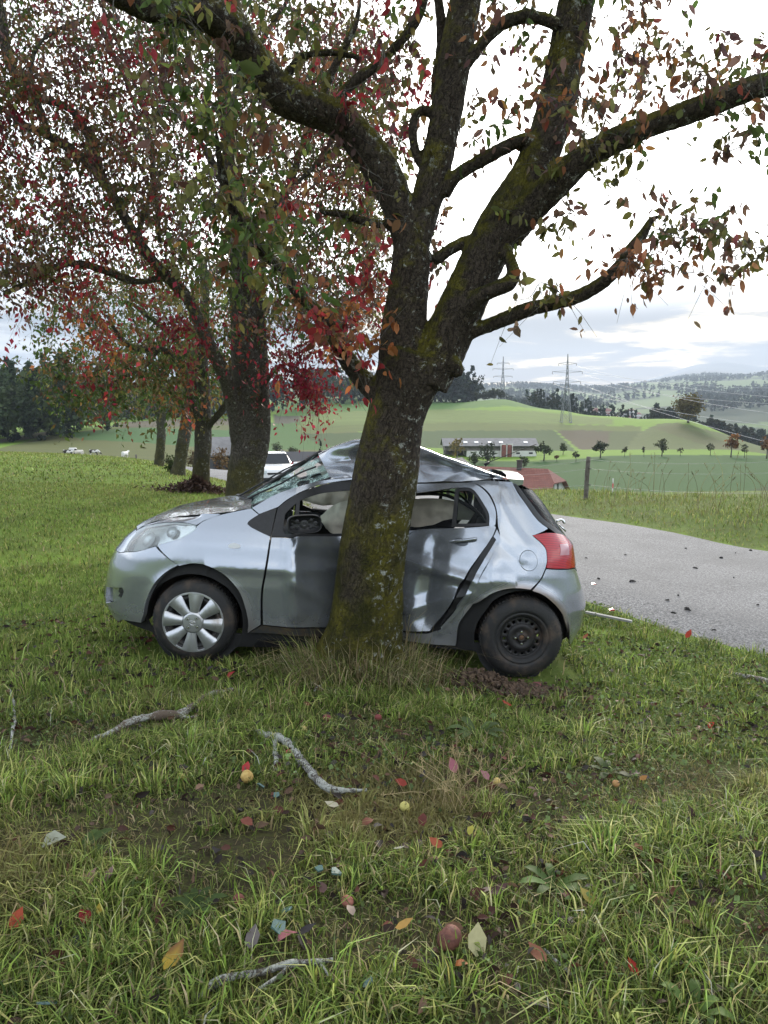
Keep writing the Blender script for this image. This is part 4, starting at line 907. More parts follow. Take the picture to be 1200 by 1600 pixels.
# ---- the tree that was hit
D1 = 5.34
near_limbs = [lim(q) for q in [
 [(563,1040,D1,70),(566,1000,D1,60),(572,950,D1,55.5),(580,880,D1,54),(592,800,D1,52.5),(602,740,D1,52),(611,690,D1,53),(622,640,D1,56),(638,590,D1,62),(648,555,D1,60)],
 [(530,1050,D1-.1,18),(542,1000,D1-.1,24),(556,930,D1-.05,30),(570,860,D1,30)],
 [(612,1050,D1,16),(604,995,D1,24),(600,930,D1,30),(598,860,D1,30)],
 [(634,600,D1,52),(630,550,D1,46),(632,500,D1,42),(638,450,D1,38),(642,400,D1,36),(640,360,D1+.05,33)],
 [(640,380,D1,32),(622,320,D1,31),(596,265,D1-.02,33),(560,215,D1-.05,32),(520,182,D1-.1,32),(475,165,D1-.15,32),(430,140,D1-.2,34),(392,95,D1-.3,35),(362,50,D1-.4,34),(325,22,D1-.5,30),(270,20,D1-.6,24),(220,12,D1-.7,20),(150,-30,D1-.9,16),(60,-90,D1-1.1,12)],
 [(372,60,D1-.35,28),(350,10,D1-.3,27),(325,-40,D1-.3,24),(300,-120,D1-.3,20),(290,-240,D1-.3,12)],
 [(648,380,D1,30),(662,330,D1+.05,30),(676,280,D1+.08,30),(688,225,D1+.1,29),(700,160,D1+.12,29),(712,90,D1+.15,29),(722,30,D1+.2,28),(735,-40,D1+.2,26),(752,-160,D1+.2,20),(760,-300,D1+.2,12)],
 [(660,590,D1,56),(690,545,D1-.02,48),(712,500,D1-.04,44),(732,455,D1-.05,42),(752,410,D1-.05,42),(775,365,D1-.05,43),(800,325,D1-.03,42),(822,285,D1,37),(842,245,D1+.02,36),(860,200,D1+.05,36),(872,150,D1+.08,35),(884,90,D1+.1,34),(896,30,D1+.1,33),(910,-40,D1+.1,30),(930,-160,D1,22),(940,-300,D1,12)],
 [(790,365,D1-.08,34),(828,325,D1-.14,30),(865,290,D1-.2,28),(905,252,D1-.25,25),(950,225,D1-.3,23),(1010,198,D1-.35,21),(1060,180,D1-.4,20),(1110,162,D1-.45,21),(1160,143,D1-.5,20),(1210,128,D1-.5,19),(1300,105,D1-.55,15),(1420,60,D1-.6,9)],
 [(722,520,D1-.05,22),(748,514,D1-.1,14),(785,500,D1-.15,12.5),(825,484,D1-.2,12.5),(865,474,D1-.25,12.5),(905,462,D1-.3,13.5),(938,444,D1-.35,14),(965,420,D1-.4,14),(985,392,D1-.4,12.5),(1002,370,D1-.45,10.5),(1016,347,D1-.45,7),(1030,338,D1-.5,4)],
 [(728,488,D1-.15,17),(748,466,D1-.22,14),(772,452,D1-.25,13),(792,444,D1-.26,13),(802,428,D1-.25,12),(798,408,D1-.2,11),(790,390,D1-.15,13),(782,372,D1-.1,14)],
 [(690,300,D1+.05,20),(712,276,D1+.02,13),(742,256,D1,12),(775,238,D1-.02,12),(808,222,D1-.05,11),(830,214,D1-.05,10)],
 [(678,408,D1,10),(700,392,D1,11),(724,378,D1,11),(745,370,D1,9)],
 [(716,110,D1+.15,13),(740,85,D1+.1,11),(762,58,D1+.08,10),(788,36,D1+.05,10),(820,26,D1,10),(850,30,D1,9),(872,40,D1,10)],
 [(668,268,D1+.1,8),(652,245,D1+.1,8),(645,210,D1+.1,8),(648,185,D1+.1,8),(660,172,D1+.1,9),(676,178,D1+.1,9)],
 [(590,612,D1,24),(572,598,D1,18),(552,575,D1-.02,16),(532,545,D1-.05,14.5),(518,515,D1-.1,13.5),(500,490,D1-.15,13),(470,462,D1-.2,12),(440,425,D1-.25,11.5),(412,395,D1-.3,11),(390,370,D1-.4,10),(360,320,D1-.5,8),(345,260,D1-.6,6),(338,200,D1-.7,4)],
 [(618,350,D1,9),(590,350,D1-.02,7.5),(562,344,D1-.05,7),(535,334,D1-.05,7),(510,332,D1-.08,6),(498,326,D1-.1,4)],
 [(512,182,D1-.1,12),(540,140,D1-.05,9),(590,100,D1,8),(630,60,D1,8),(655,20,D1,8),(670,-30,D1,7),(680,-120,D1,5)],
 [(690,200,D1+.1,10),(680,140,D1+.2,8),(690,70,D1+.3,8),(685,0,D1+.3,7),(670,-80,D1+.3,6)],
 [(500,160,D1-.1,8),(520,110,D1,7),(540,70,D1,6),(560,20,D1,6),(560,-60,D1,4)],
 [(440,130,D1-.2,9),(470,90,D1-.2,6),(520,82,D1-.2,5),(560,90,D1-.2,3)],
 [(700,560,D1-.1,24),(712,575,D1-.12,16),(718,588,D1-.12,8)],
]]
t1 = thing('pear_tree', 'old mossy fruit tree with lichen spots that the silver car is wrapped around', 'tree', group='row of fruit trees')
build_trunk('trunk', near_limbs, bark1, t1, .0142, .0078, 1.0)
skel = np.vstack([L[:, :3] for L in near_limbs[4:]])
mixA = [('olive',6),('green',4),('brown',3),('purple',1.6),('red',1.2),('rust',1.5),('crimson',.6)]
mixB = [('brown',3),('olive',6),('rust',2),('green',3),('orange',.8),('purple',1.2)]
n1 = crown(t1, skel, [
 ([(180,-200),(690,-200),(640,110),(600,330),(560,470),(420,420),(250,330),(170,100)], (4.3,7.0), 190, mixA),
 ([(640,-200),(920,-200),(870,130),(800,240),(720,260),(650,100)], (4.6,6.8), 52, mixB),
 ([(900,-200),(1320,-200),(1320,130),(1150,150),(1000,190),(905,200)], (4.3,6.6), 105, mixB),
 ([(1060,130),(1300,100),(1300,250),(1180,265),(1110,240)], (4.2,5.2), 15, mixB),
 ([(930,200),(1010,190),(1010,330),(950,320)], (4.6,5.4), 9, [('olive',3),('green',1),('brown',1)]),
 ([(800,340),(900,330),(880,490),(800,470)], (4.7,5.3), 9, [('olive',3),('lime',1),('brown',1)]),
 ([(1030,325),(1130,335),(1220,370),(1230,420),(1120,400),(1040,385)], (4.4,5.1), 17, [('olive',3),('brown',2),('green',1)]),
 ([(960,400),(1100,395),(1220,420),(1200,445),(1080,430),(960,445)], (4.4,5.0), 13, [('rust',4),('orange',1),('brown',1)]),
 ([(830,130),(930,140),(920,230),(850,250)], (4.5,5.1), 10, mixB),
 ([(530,370),(600,390),(590,590),(520,560)], (4.7,5.6), 18, [('orange',3),('rust',3),('red',2),('olive',1)]),
 ([(455,450),(540,480),(560,590),(500,560)], (4.8,5.6), 12, [('orange',2),('rust',3),('red',2)]),
 ([(200,20),(330,-30),(430,160),(470,330),(400,340),(300,180)], (4.0,4.9), 34, [('green',6),('olive',3),('lime',1)]),
 ([(300,260),(470,330),(480,520),(330,480),(260,380)], (4.2,5.4), 40, [('olive',5),('green',4),('lime',1),('orange',.5)]),
 ([(660,300),(720,300),(700,440),(640,430)], (5.5,6.6), 12, mixA),
 ([(560,80),(680,60),(660,300),(600,260)], (5.6,7.2), 26, [('crimson',2),('red',2),('purple',3),('olive',2)]),
 ([(-200,-1100),(1400,-1100),(1400,-210),(-200,-210)], (4.2,7.5), 110, mixA),
], .066, 19, LT7, LF7, 11, parts=300, twig_r=.010, spread=.125)
# ---- row behind it along the road
def row_tree(label, limbs, m, voxel, amp, seed, regions, leaf, per, T=LT5, F=LF5, spread=.2, scars=(), thin=.86):
    root = thing('pear_tree', label, 'tree', group='row of fruit trees'); L = [lim([(a, b, d, r_ * thin * (1 if j == 0 else .82)) for a, b, d, r_ in q], 1) for j, q in enumerate(limbs)]
    build_trunk('trunk', L, m, root, voxel, amp, seed)
    for x, y, d, r_ in scars:
        mb = MB(); rr = r_ / FPX * d
        mb.lathe([(.03, rr * 1.05), (-.02, rr * 1.15), (-.035, rr), (-.02, rr * .8), (-.005, rr * .6), (-.01, .001)], 18, 'y', P(x, y, d)); mb.obj('pruning_scar', bark3, root)
    nl = crown(root, np.vstack([q[:, :3] for q in L[1:]]), regions, leaf, per, T, F, seed, twig_r=.014, spread=spread); print(label[:20], nl)
mixL = [('brown',4),('purple',2.5),('olive',6),('green',5),('red',.9),('crimson',1.2),('rust',1.8)]
row_tree('thick grey fruit tree with two pruning scars behind the bonnet of the wrecked car', [
 [(378,840,12,48),(380,790,12,42),(383,740,12,37),(386,690,12,34),(388,640,12,33),(386,580,12,32),(382,520,12,30),(380,460,12,27),(376,400,12,24),(372,330,12.1,20),(362,250,12.2,17),(352,170,12.3,15),(345,90,12.3,13),(340,0,12.4,10),(335,-120,12.5,6)],
 [(392,790,11.95,30),(398,740,11.9,25),(408,700,11.9,19),(414,660,11.9,16),(412,610,11.9,15),(410,550,12,14),(406,490,12,13),(404,440,12,11),(420,380,12.2,9),(450,300,12.4,8),(480,200,12.6,6)],
 [(372,690,11.9,20),(366,640,11.8,20),(352,590,11.6,19),(330,545,11.4,18),(312,505,11.3,17),(296,470,11.2,16),(270,440,11,15),(240,410,10.8,14),(215,375,10.7,13),(190,330,10.6,12),(160,280,10.5,12),(120,240,10.4,12),(70,210,10.3,11),(30,190,10.2,9),(-60,120,10,6)],
 [(262,432,11,11),(215,440,10.7,9),(170,425,10.5,9),(125,412,10.4,9),(85,418,10.3,8),(45,440,10.2,7),(5,460,10.1,5)],
 [(165,285,10.5,9),(120,180,10.5,9),(60,150,10.5,9),(15,100,10.4,10),(5,40,10.4,10),(-10,-60,10.4,8)],
 [(75,205,10.3,8),(50,130,10.3,7),(60,70,10.3,5),(120,30,10.3,4)],
 [(215,372,10.8,8),(240,260,11.4,6),(205,150,11.6,5),(165,60,11.6,4.5),(135,0,11.6,3)],
 [(250,380,11.2,7),(232,200,12,5),(190,80,12,4.5),(150,-10,12,4)],
 [(386,560,12,14),(400,500,11.7,9),(420,480,11.5,7)],
 [(376,400,12,13),(420,330,11.5,9),(470,280,11.3,7),(540,220,11.2,5)],
 [(372,340,12,12),(330,250,11.6,9),(290,190,11.4,7),(250,140,11.2,5)],
 [(352,180,12,9),(400,80,12,7),(450,0,12,5)],
 [(412,600,11.9,8),(440,570,11.5,5),(470,580,11.2,4),(500,620,11,2)],
], bark2, .030, .013, 3.0, [
 ([(-160,-200),(350,-200),(600,60),(600,500),(540,560),(430,540),(310,470),(200,470),(60,470),(-160,440)], (9.4,14.2), 900, mixL),
 ([(-160,60),(250,60),(300,420),(150,440),(-160,420)], (9.2,11), 230, [('crimson',1.6),('purple',3),('brown',4),('olive',5),('red',1.5),('rust',2)]),
 ([(400,80),(600,60),(600,500),(480,520),(400,400)], (11,14), 260, mixL),
 ([(425,545),(470,555),(520,645),(490,625),(430,600)], (10.8,11.4), 24, [('crimson',5),('red',2)]),
 ([(0,395),(60,385),(130,460),(115,505),(70,480),(0,440)], (9.4,10.4), 12, [('crimson',4),('red',2),('brown',2)]),
 ([(130,500),(180,510),(175,560),(150,550)], (9.4,10.4), 7, [('red',3),('orange',1)]),
 ([(260,500),(300,500),(310,560),(275,540)], (9.8,10.8), 8, [('crimson',3),('red',1)]),
 ([(-200,-700),(600,-700),(600,-210),(-200,-210)], (9.5,14), 90, mixL),
], .076, 54, spread=.32, thin=.70, scars=((397,611,11.62,10), (384,557,11.6,8)))
mixF = [('green',6),('dark',3),('olive',4),('brown',.8),('rust',.5)]
row_tree('dark leaning fruit tree with a heap of brown leaves at its foot', [
 [(312,790,18,21),(313,765,18,17),(315,730,18,15),(317,690,18,14.5),(318,650,18,14.5),(316,610,18,13.5),(315,570,18,12),(318,520,18,10),(320,460,18,8),(318,400,18,5)],
 [(316,700,18,13),(315,668,18,10),(303,640,17.8,9),(297,615,17.6,9),(292,590,17.4,8),(275,560,17.2,8),(250,545,17,7),(215,545,16.8,6),(190,530,16.6,5),(165,490,16.4,3)],
 [(315,700,18,13),(318,675,18,9.5),(335,655,17.8,8),(348,640,17.7,7),(358,615,17.6,6),(362,560,17.6,5)],
 [(310,590,18,8),(285,540,18.2,7),(240,500,18.4,6),(200,470,18.4,4)],
 [(250,545,17,4),(225,575,16.8,3),(190,590,16.7,3),(165,605,16.6,2)],
], bark2, .036, .016, 7.0, [
 ([(70,430),(330,380),(420,470),(410,590),(345,640),(250,600),(190,620),(110,640),(40,560)], (15.4,20.5), 380, mixF),
 ([(80,560),(190,560),(200,655),(140,665),(90,640)], (15.4,17), 26, [('green',3),('rust',2),('crimson',2),('brown',2)]),
 ([(240,560),(320,560),(300,655),(250,650)], (15.6,17), 20, [('rust',2),('olive',3),('orange',1)]),
], .11, 28, spread=.34)
row_tree('slanting fruit tree third in the row behind the car with ivy at its foot', [
 [(276,755,26,16),(280,730,26,12),(285,695,26,11),(292,660,26,11),(297,630,26,10),(300,590,26,8),(300,540,26,6)], [(292,655,26,6),(275,620,25.5,5),(245,600,25,4)], [(297,635,26,6),(318,600,26,5),(330,570,26,3)],
], bark3, .055, .02, 9.0, [([(120,500),(340,500),(350,600),(320,655),(240,650),(130,630)], (23,29), 110, mixF)], .15, 28, spread=.5)
row_tree('pale straight fruit tree farthest along the row by the pasture', [
 [(248,740,35,11),(249,722,35,8.8),(251,695,35,8),(252,665,35,8),(250,635,35,7),(248,600,35,5)], [(251,655,35,5),(235,630,34,4),(205,610,34,3)], [(252,660,35,5),(275,630,35,4),(290,600,35,3)],
], bark3, .07, .022, 12.0, [([(150,520),(330,520),(320,640),(240,655),(160,640)], (31,39), 90, mixF)], .2, 26, spread=.65)
# ================================================================== grass, litter and things lying about
blade_m = leaf_mat('grass_blade', .35, .55, .15)
def car_local(x, y):
    q = np.stack([x, y, np.zeros_like(x)], -1) - ORG; return q @ RM
TRUNKS = [(*P(563,1040,5.34)[:2], .30), (*P(378,840,12)[:2], .5), (*P(313,780,18)[:2], .32), (*P(278,745,26)[:2], .3), (*P(248,735,35)[:2], .3)]
def allowed(x, y, margin=.05):
    d, s, sd = road_dist(x, y); ok = d > RW - margin + .12 * np.sin(x * 3.1 + y * 2.3) + .08 * np.sin(x * 9 - y * 7)
    L = car_local(x, y); ok &= ~((np.abs(L[:, 0]) < 1.72) & (np.abs(L[:, 1]) < .80) & (rng.random(len(x)) > .12))
    for tx, ty, tr in TRUNKS: ok &= np.hypot(x - tx, y - ty) > tr
    L2 = np.hypot(L[:, 0] - WB + .05, (L[:, 1] + .95)); ok &= ~((L2 < .33) & (rng.random(len(x)) > .15))       # torn soil at the rear wheel
    return ok
def vn(x, y, s, o=0.0):      # smooth value field without a per-point loop
    return (np.sin(x * 1.7 * s + 2.1 * np.sin(y * 1.3 * s + o)) + np.sin(y * 2.1 * s + 1.7 * np.sin(x * .9 * s + o * 2)) + np.sin((x + y) * 1.1 * s + o * 3 + 1.5 * np.sin((x - y) * 1.9 * s))) / 3
def surf_z(x, y): 
    i = np.clip(np.searchsorted(rds, np.hypot(x, y)) - 1, 0, nR - 2); a = np.arctan2(x, y); a = np.where(a < azs[0], a + 2 * math.pi, a); j = np.searchsorted(azs, a) - 1; k = (j + 1) % nA
    u = np.clip((np.hypot(x, y) - rds[i]) / (rds[i + 1] - rds[i]), 0, 1); v = np.clip((a - azs[j]) / np.maximum(np.where(k == 0, 2 * math.pi + azs[0], azs[k]) - azs[j], 1e-6), 0, 1)
    return (GZ[i, j] * (1 - u) + GZ[i + 1, j] * u) * (1 - v) + (GZ[i, k] * (1 - u) + GZ[i + 1, k] * u) * v
GC = np.array([(.098,.145,.028),(.150,.215,.042),(.235,.290,.075),(.050,.078,.022),(.32,.32,.11),(.42,.36,.20),(.26,.21,.115)])
def blades(name, x, y, h, wd, lean, colw, seed, upright=.35, dirs=None, yellow=0.0, tone=None):
    r = np.random.default_rng(seed); n = len(x); z = surf_z(x, y) - .006
    a = r.uniform(0, 2 * math.pi, n) if dirs is None else dirs + r.normal(size=n) * .7
    l = lean * np.abs(r.normal(size=n)) + upright * .25; dxy = np.stack([np.cos(a), np.sin(a)], 1)
    ang = r.uniform(0, math.pi, n); side = np.stack([np.cos(ang), np.sin(ang)], 1)
    p = np.stack([x, y, z], 1); V = np.zeros((n, 5, 3)); w = wd * np.exp(r.normal(size=n) * .25)
    l1 = .35 * l; l2 = 1.15 * l; z1 = h * .58; z2 = h * np.clip(1 - .42 * l ** 2, .2, 1)
    V[:, 0] = p; V[:, 1] = p; V[:, :2, :2] += np.stack([-side, side], 1) * (w / 2)[:, None, None]
    m = p.copy(); m[:, :2] += dxy * (h * l1)[:, None]; m[:, 2] += z1; V[:, 2] = m; V[:, 3] = m; V[:, 2:4, :2] += np.stack([-side, side], 1) * (w * .42)[:, None, None]
    V[:, 4] = p; V[:, 4, :2] += dxy * (h * l2)[:, None]; V[:, 4, 2] += z2
    F = np.array([(0, 1, 3), (0, 3, 2), (2, 3, 4)])[None] + (np.arange(n) * 5)[:, None, None]
    pw = np.array(colw, float); pw /= pw.sum(); c = GC[r.choice(len(GC), n, p=pw)] * np.exp(r.normal(size=(n, 1)) * .25) * (1 + r.normal(size=(n, 3)) * .05)
    if tone is not None: c = c * tone[:, None]
    if np.ndim(yellow): c = c * (1 - yellow[:, None]) + np.array((.23, .185, .085)) * yellow[:, None]
    C = np.repeat(np.clip(c, .004, .6)[:, None], 5, 1); C[:, 4] = C[:, 4] * .75 + np.array((.20, .17, .07)) * .25
    return obj(name, mesh(name, V.reshape(-1, 3), F.reshape(-1, 3), blade_m, False, C.reshape(-1, 3)), kind='stuff')
def sector(n, d0, d1, half=36, r=rng):
    d = np.sqrt(r.uniform(d0 ** 2, d1 ** 2, n)); a = np.radians(r.uniform(-half, half, n)); return d * np.sin(a), d * np.cos(a)
def tufts(nt_, per, d0, d1, sp, r):
    x, y = sector(nt_, d0, d1, 36, r); k = np.clip(r.normal(per, per * .5, nt_), 3, None).astype(int); tx, ty = np.repeat(x, k), np.repeat(y, k)
    i = np.repeat(np.arange(nt_), k); ox, oy = r.normal(size=len(i)) * sp, r.normal(size=len(i)) * sp
    return tx + ox, ty + oy, np.arctan2(oy, ox), np.exp(r.normal(size=nt_) * .30)[i]
r4 = np.random.default_rng(44)
# foreground: tussocks and thin turf between them
x, y, dr, hs = tufts(4300, 26, 1.25, 4.6, .034, r4); k = allowed(x, y) & (vn(x, y, 2.1) + .5 * vn(x, y, 5.3, 2) + r4.normal(size=len(x)) * .18 > -.13)
blades('grass', x[k], y[k], .078 * hs[k] * (1 + .35 * vn(x[k], y[k], .8, 2)), .0052,  .80, (4,4.5,4,3,2.5,1.0,.7), 1, dirs=dr[k], tone=hs[k] ** .9, yellow=np.clip(vn(x[k], y[k], 1.3, 8) * 1.3 - .25, 0, .7))
x, y = sector(64000, 1.25, 4.8, 36, r4); k = allowed(x, y) & (vn(x, y, 1.6, 4) + r4.normal(size=len(x)) * .5 > -.45)
blades('grass', x[k], y[k], .038 * np.exp(r4.normal(size=k.sum()) * .35), .0046, 1.1, (3,2.5,2,3,1.5,1.5,2.5), 2, yellow=np.clip(vn(x[k], y[k], 1.3, 8) * 1.2, 0, .7))
x, y, dr, hs = tufts(4600, 17, 4.4, 9.5, .045, r4); k = allowed(x, y) & (vn(x, y, 1.4, 1) + r4.normal(size=len(x)) * .4 > -.35)
lawn = np.clip((-x[k] - .8) / 1.5, 0, 1) * np.clip((y[k] - 5.4) / 1.5, 0, 1)
blades('grass', x[k], y[k], .078 * hs[k] * (1 - .45 * lawn), .0068, .55, (4,5,5,2,2,.8,.6), 3, dirs=dr[k], tone=hs[k] ** .6)
x, y = sector(42000, 4.6, 9.5, 36, r4); k = allowed(x, y)
blades('grass', x[k], y[k], .055 * np.exp(r4.normal(size=k.sum()) * .3), .0062, .8, (4,5,4,2,2,.8,.6), 4)
x, y = sector(84000, 9.3, 20, 38, r4); k = allowed(x, y); d, s, sd = road_dist(x, y); k &= (sd > 0)
wild = np.clip(vn(x, y, .45, 3) * .35 + np.clip((4.2 - d) / 2.5, 0, .8), 0, 1)
blades('meadow_grass', x[k], y[k], .055 * np.exp(r4.normal(size=k.sum()) * .25) * (1 + .5 * wild[k]), .012, .6, (2,6,8,1,3,.5,.5), 5, yellow=wild[k] * .5)
x, y = sector(68000, 20, 52, 40, r4); k = allowed(x, y); d, s, sd = road_dist(x, y); k &= (sd > 0)
wild = np.clip(vn(x, y, .3, 3) * .4 + np.clip((5 - d) / 3, 0, 1), 0, 1)
blades('meadow_grass', x[k], y[k], .075 * np.exp(r4.normal(size=k.sum()) * .25), .030, .6, (2,6,8,1,3,.4,.4), 6, yellow=wild[k] * .5)
# the same turf carried on past the edges of the view
d_ = np.sqrt(r4.uniform(1.0, 60, 1700)); a_ = np.radians(r4.uniform(34, 66, 1700)) * r4.choice([-1, 1], 1700); n_ = 20; i_ = np.repeat(np.arange(1700), n_); ox, oy = r4.normal(size=len(i_)) * .055, r4.normal(size=len(i_)) * .055
x, y = (d_ * np.sin(a_))[i_] + ox, (d_ * np.cos(a_))[i_] + oy; k = allowed(x, y)
blades('grass', x[k], y[k], .085 * np.exp(r4.normal(size=k.sum()) * .3), .0085, .8, (4,5,4,3,2.5,1.5,1.2), 9, dirs=np.arctan2(oy, ox)[k])
# verge beyond the road
x, y = sector(150000, 9, 30, 42, r4); d, s, sd = road_dist(x, y); k = (sd < 0) & (d > RW + .05 + .1 * np.sin(x * 3)) & (d < 6.5) & (r4.random(len(x)) < .75 + .25 * vn(x, y, 1.2))
g_ = np.clip((d - RW) / 2.5, 0, 1)
blades('verge_grass', x[k], y[k], (.055 + .055 * g_[k] * (1 + .8 * vn(x[k], y[k], .9))) * np.exp(r4.normal(size=k.sum()) * .3), .012, .6, (2,5,7,.6,5,.8,.5), 7, yellow=np.clip(vn(x[k], y[k], .7, 5) - .2, 0, .35))
# straw and dead grass round the foot of the trunk
n = 4400; a = r4.uniform(0, 2 * math.pi, n); rr_ = .29 + np.abs(r4.normal(size=n)) * .14; tx, ty, _ = TRUNKS[0]; x, y = tx + rr_ * np.cos(a) * 1.1, ty - .12 + rr_ * np.sin(a) * .8
k = car_local(x, y)[:, 1] < -.62
blades('dry_tussock', x[k], y[k], .15 * np.exp(r4.normal(size=k.sum()) * .4), .0050, .75, (2,2,1,2,1.5,5,6), 8, dirs=a[k])
# low leafy ground cover (chickweed and clover) to the right
x, y = sector(46000, 1.3, 8.5, 36, r4); k = allowed(x, y) & (vn(x, y, 1.1, 6) + .35 * np.clip(x, -1.5, 2.0) + r4.normal(size=len(x)) * .25 > .12); x, y = x[k], y[k]; n = len(x)
sz = .011 * np.exp(r4.normal(size=n) * .35) * (1 + .12 * y); Rr = frames(n, np.stack([r4.normal(size=n), r4.normal(size=n), .35 + .3 * r4.random(n)], 1), r4)
TQ = np.array([[0,0,0],[-.42,.5,.1],[.42,.5,.1],[0,1,0]]); V = np.einsum('nij,kj->nki', Rr, TQ) * sz[:, None, None] + np.stack([x, y, surf_z(x, y) + .012 + .05 * r4.random(n)], 1)[:, None]
F = (np.array([(0,2,1),(1,2,3)])[None] + (np.arange(n) * 4)[:, None, None]).reshape(-1, 3)
c = np.array((.115,.165,.06)) * np.exp(r4.normal(size=(n, 1)) * .35) * np.array([1, 1, 1]); obj('ground_cover', mesh('ground_cover', V.reshape(-1, 3), F, blade_m, False, np.repeat(c, 4, 0)), kind='stuff')
# rotting leaf litter lying deep between the blades
x, y = sector(9000, 1.3, 7, 36, r4); k = allowed(x, y) & (vn(x, y, 1.3, 9) + r4.normal(size=len(x)) * .5 > -.1); x, y = x[k], y[k]; n = len(x)
Rr = frames(n, np.stack([r4.normal(size=n), r4.normal(size=n), r4.normal(size=n) * .25], 1), r4); sz = np.minimum(.044 * np.exp(r4.normal(size=n) * .35), .062)
for i in range(n):
    if Rr[i][2, 2] < 0: Rr[i][:, [0, 2]] *= -1
V = np.einsum('nij,kj->nki', Rr, LT7 * [1, 1, 1.6]) * sz[:, None, None] + np.stack([x, y, surf_z(x, y) + .014 + .04 * r4.random(n)], 1)[:, None]; F = (LF7[None] + (np.arange(n) * 7)[:, None, None]).reshape(-1, 3)
cc = np.array([(.045,.026,.020),(.026,.020,.018),(.11,.042,.030),(.14,.085,.055),(.055,.048,.045)])[r4.integers(0, 5, n)] * np.exp(r4.normal(size=(n, 1)) * .3)
obj('leaf_litter', mesh('leaf_litter', V.reshape(-1, 3), F, leaf_mat('dead_leaf', .12, .6, .5), True, np.repeat(cc, 7, 0)), kind='stuff')
# clods of torn soil
x, y = r4.normal(size=380) * .13, r4.normal(size=380) * .08; q = to_world(np.stack([WB - .33 + x, -.93 + y, np.zeros(380)], 1)); mb = MB(); q2 = to_world(np.stack([WB - .05 + r4.normal(size=500) * .24, -1.02 + r4.normal(size=500) * .10, np.zeros(500)], 1))
for p, hgt in [(p, .08) for p in q] + [(p, .02) for p in q2]:
    s_ = .010 + .022 * r4.random() ** 2; A_ = np.linalg.qr(r4.normal(size=(3, 3)))[0]; dd = math.exp(-((p[0] - q[:, 0].mean()) ** 2 + (p[1] - q[:, 1].mean()) ** 2) / .08)
    mb.box((p[0], p[1], gz(p[0], p[1]) + hgt * dd * r4.random() + .01), (s_ * 1.5, s_, s_), A_, .6)
mb.obj('torn_soil', mud_m, None, False, kind='stuff')

# ---- fallen leaves that can be told apart
leafmats = leaf_mat('fallen_leaf', .2, .5, .35)
def gp(px, py, up=.05): q = on_ground(px, py + up * 0); q = q + np.array([0, 0, up]); d = CAM - q; return q + d / np.linalg.norm(d) * .0
rl = np.random.default_rng(5)
def fallen(px, py, size, col, label, ang=None, up=.055, tilt=.5, group=None, tip=None):
    p = on_ground(px, py); dist = np.linalg.norm(p - CAM); L = size / FPX * dist * .80
    ca = rl.uniform(0, 6.28) if ang is None else rad(ang)
    T = LT7.copy(); T[:, 1] -= .5; T[:, 2] += .5 * T[:, 1] ** 2 * rl.choice([-1, 1]); T[:, 0] *= 1.35
    C = np.tile(np.array(col, float) * .78, (7, 1))
    if tip is not None: C[4:] = tip
    me = mesh('fallen_leaf', T * L, LF7, leafmats, True, C); o = obj('fallen_leaf', me, None, label, 'leaf', group, loc=p + [0, 0, up * (1.0 if group is None else .7)])
    o.rotation_euler = (rl.normal() * .25 + tilt, rl.normal() * .25, ca - math.pi / 2); return o
red, ora, yel, pink, pale, brn, dk, rst = (.42,.045,.03), (.50,.14,.05), (.62,.42,.06), (.52,.22,.22), (.55,.52,.36), (.16,.085,.06), (.045,.04,.045), (.25,.09,.06)
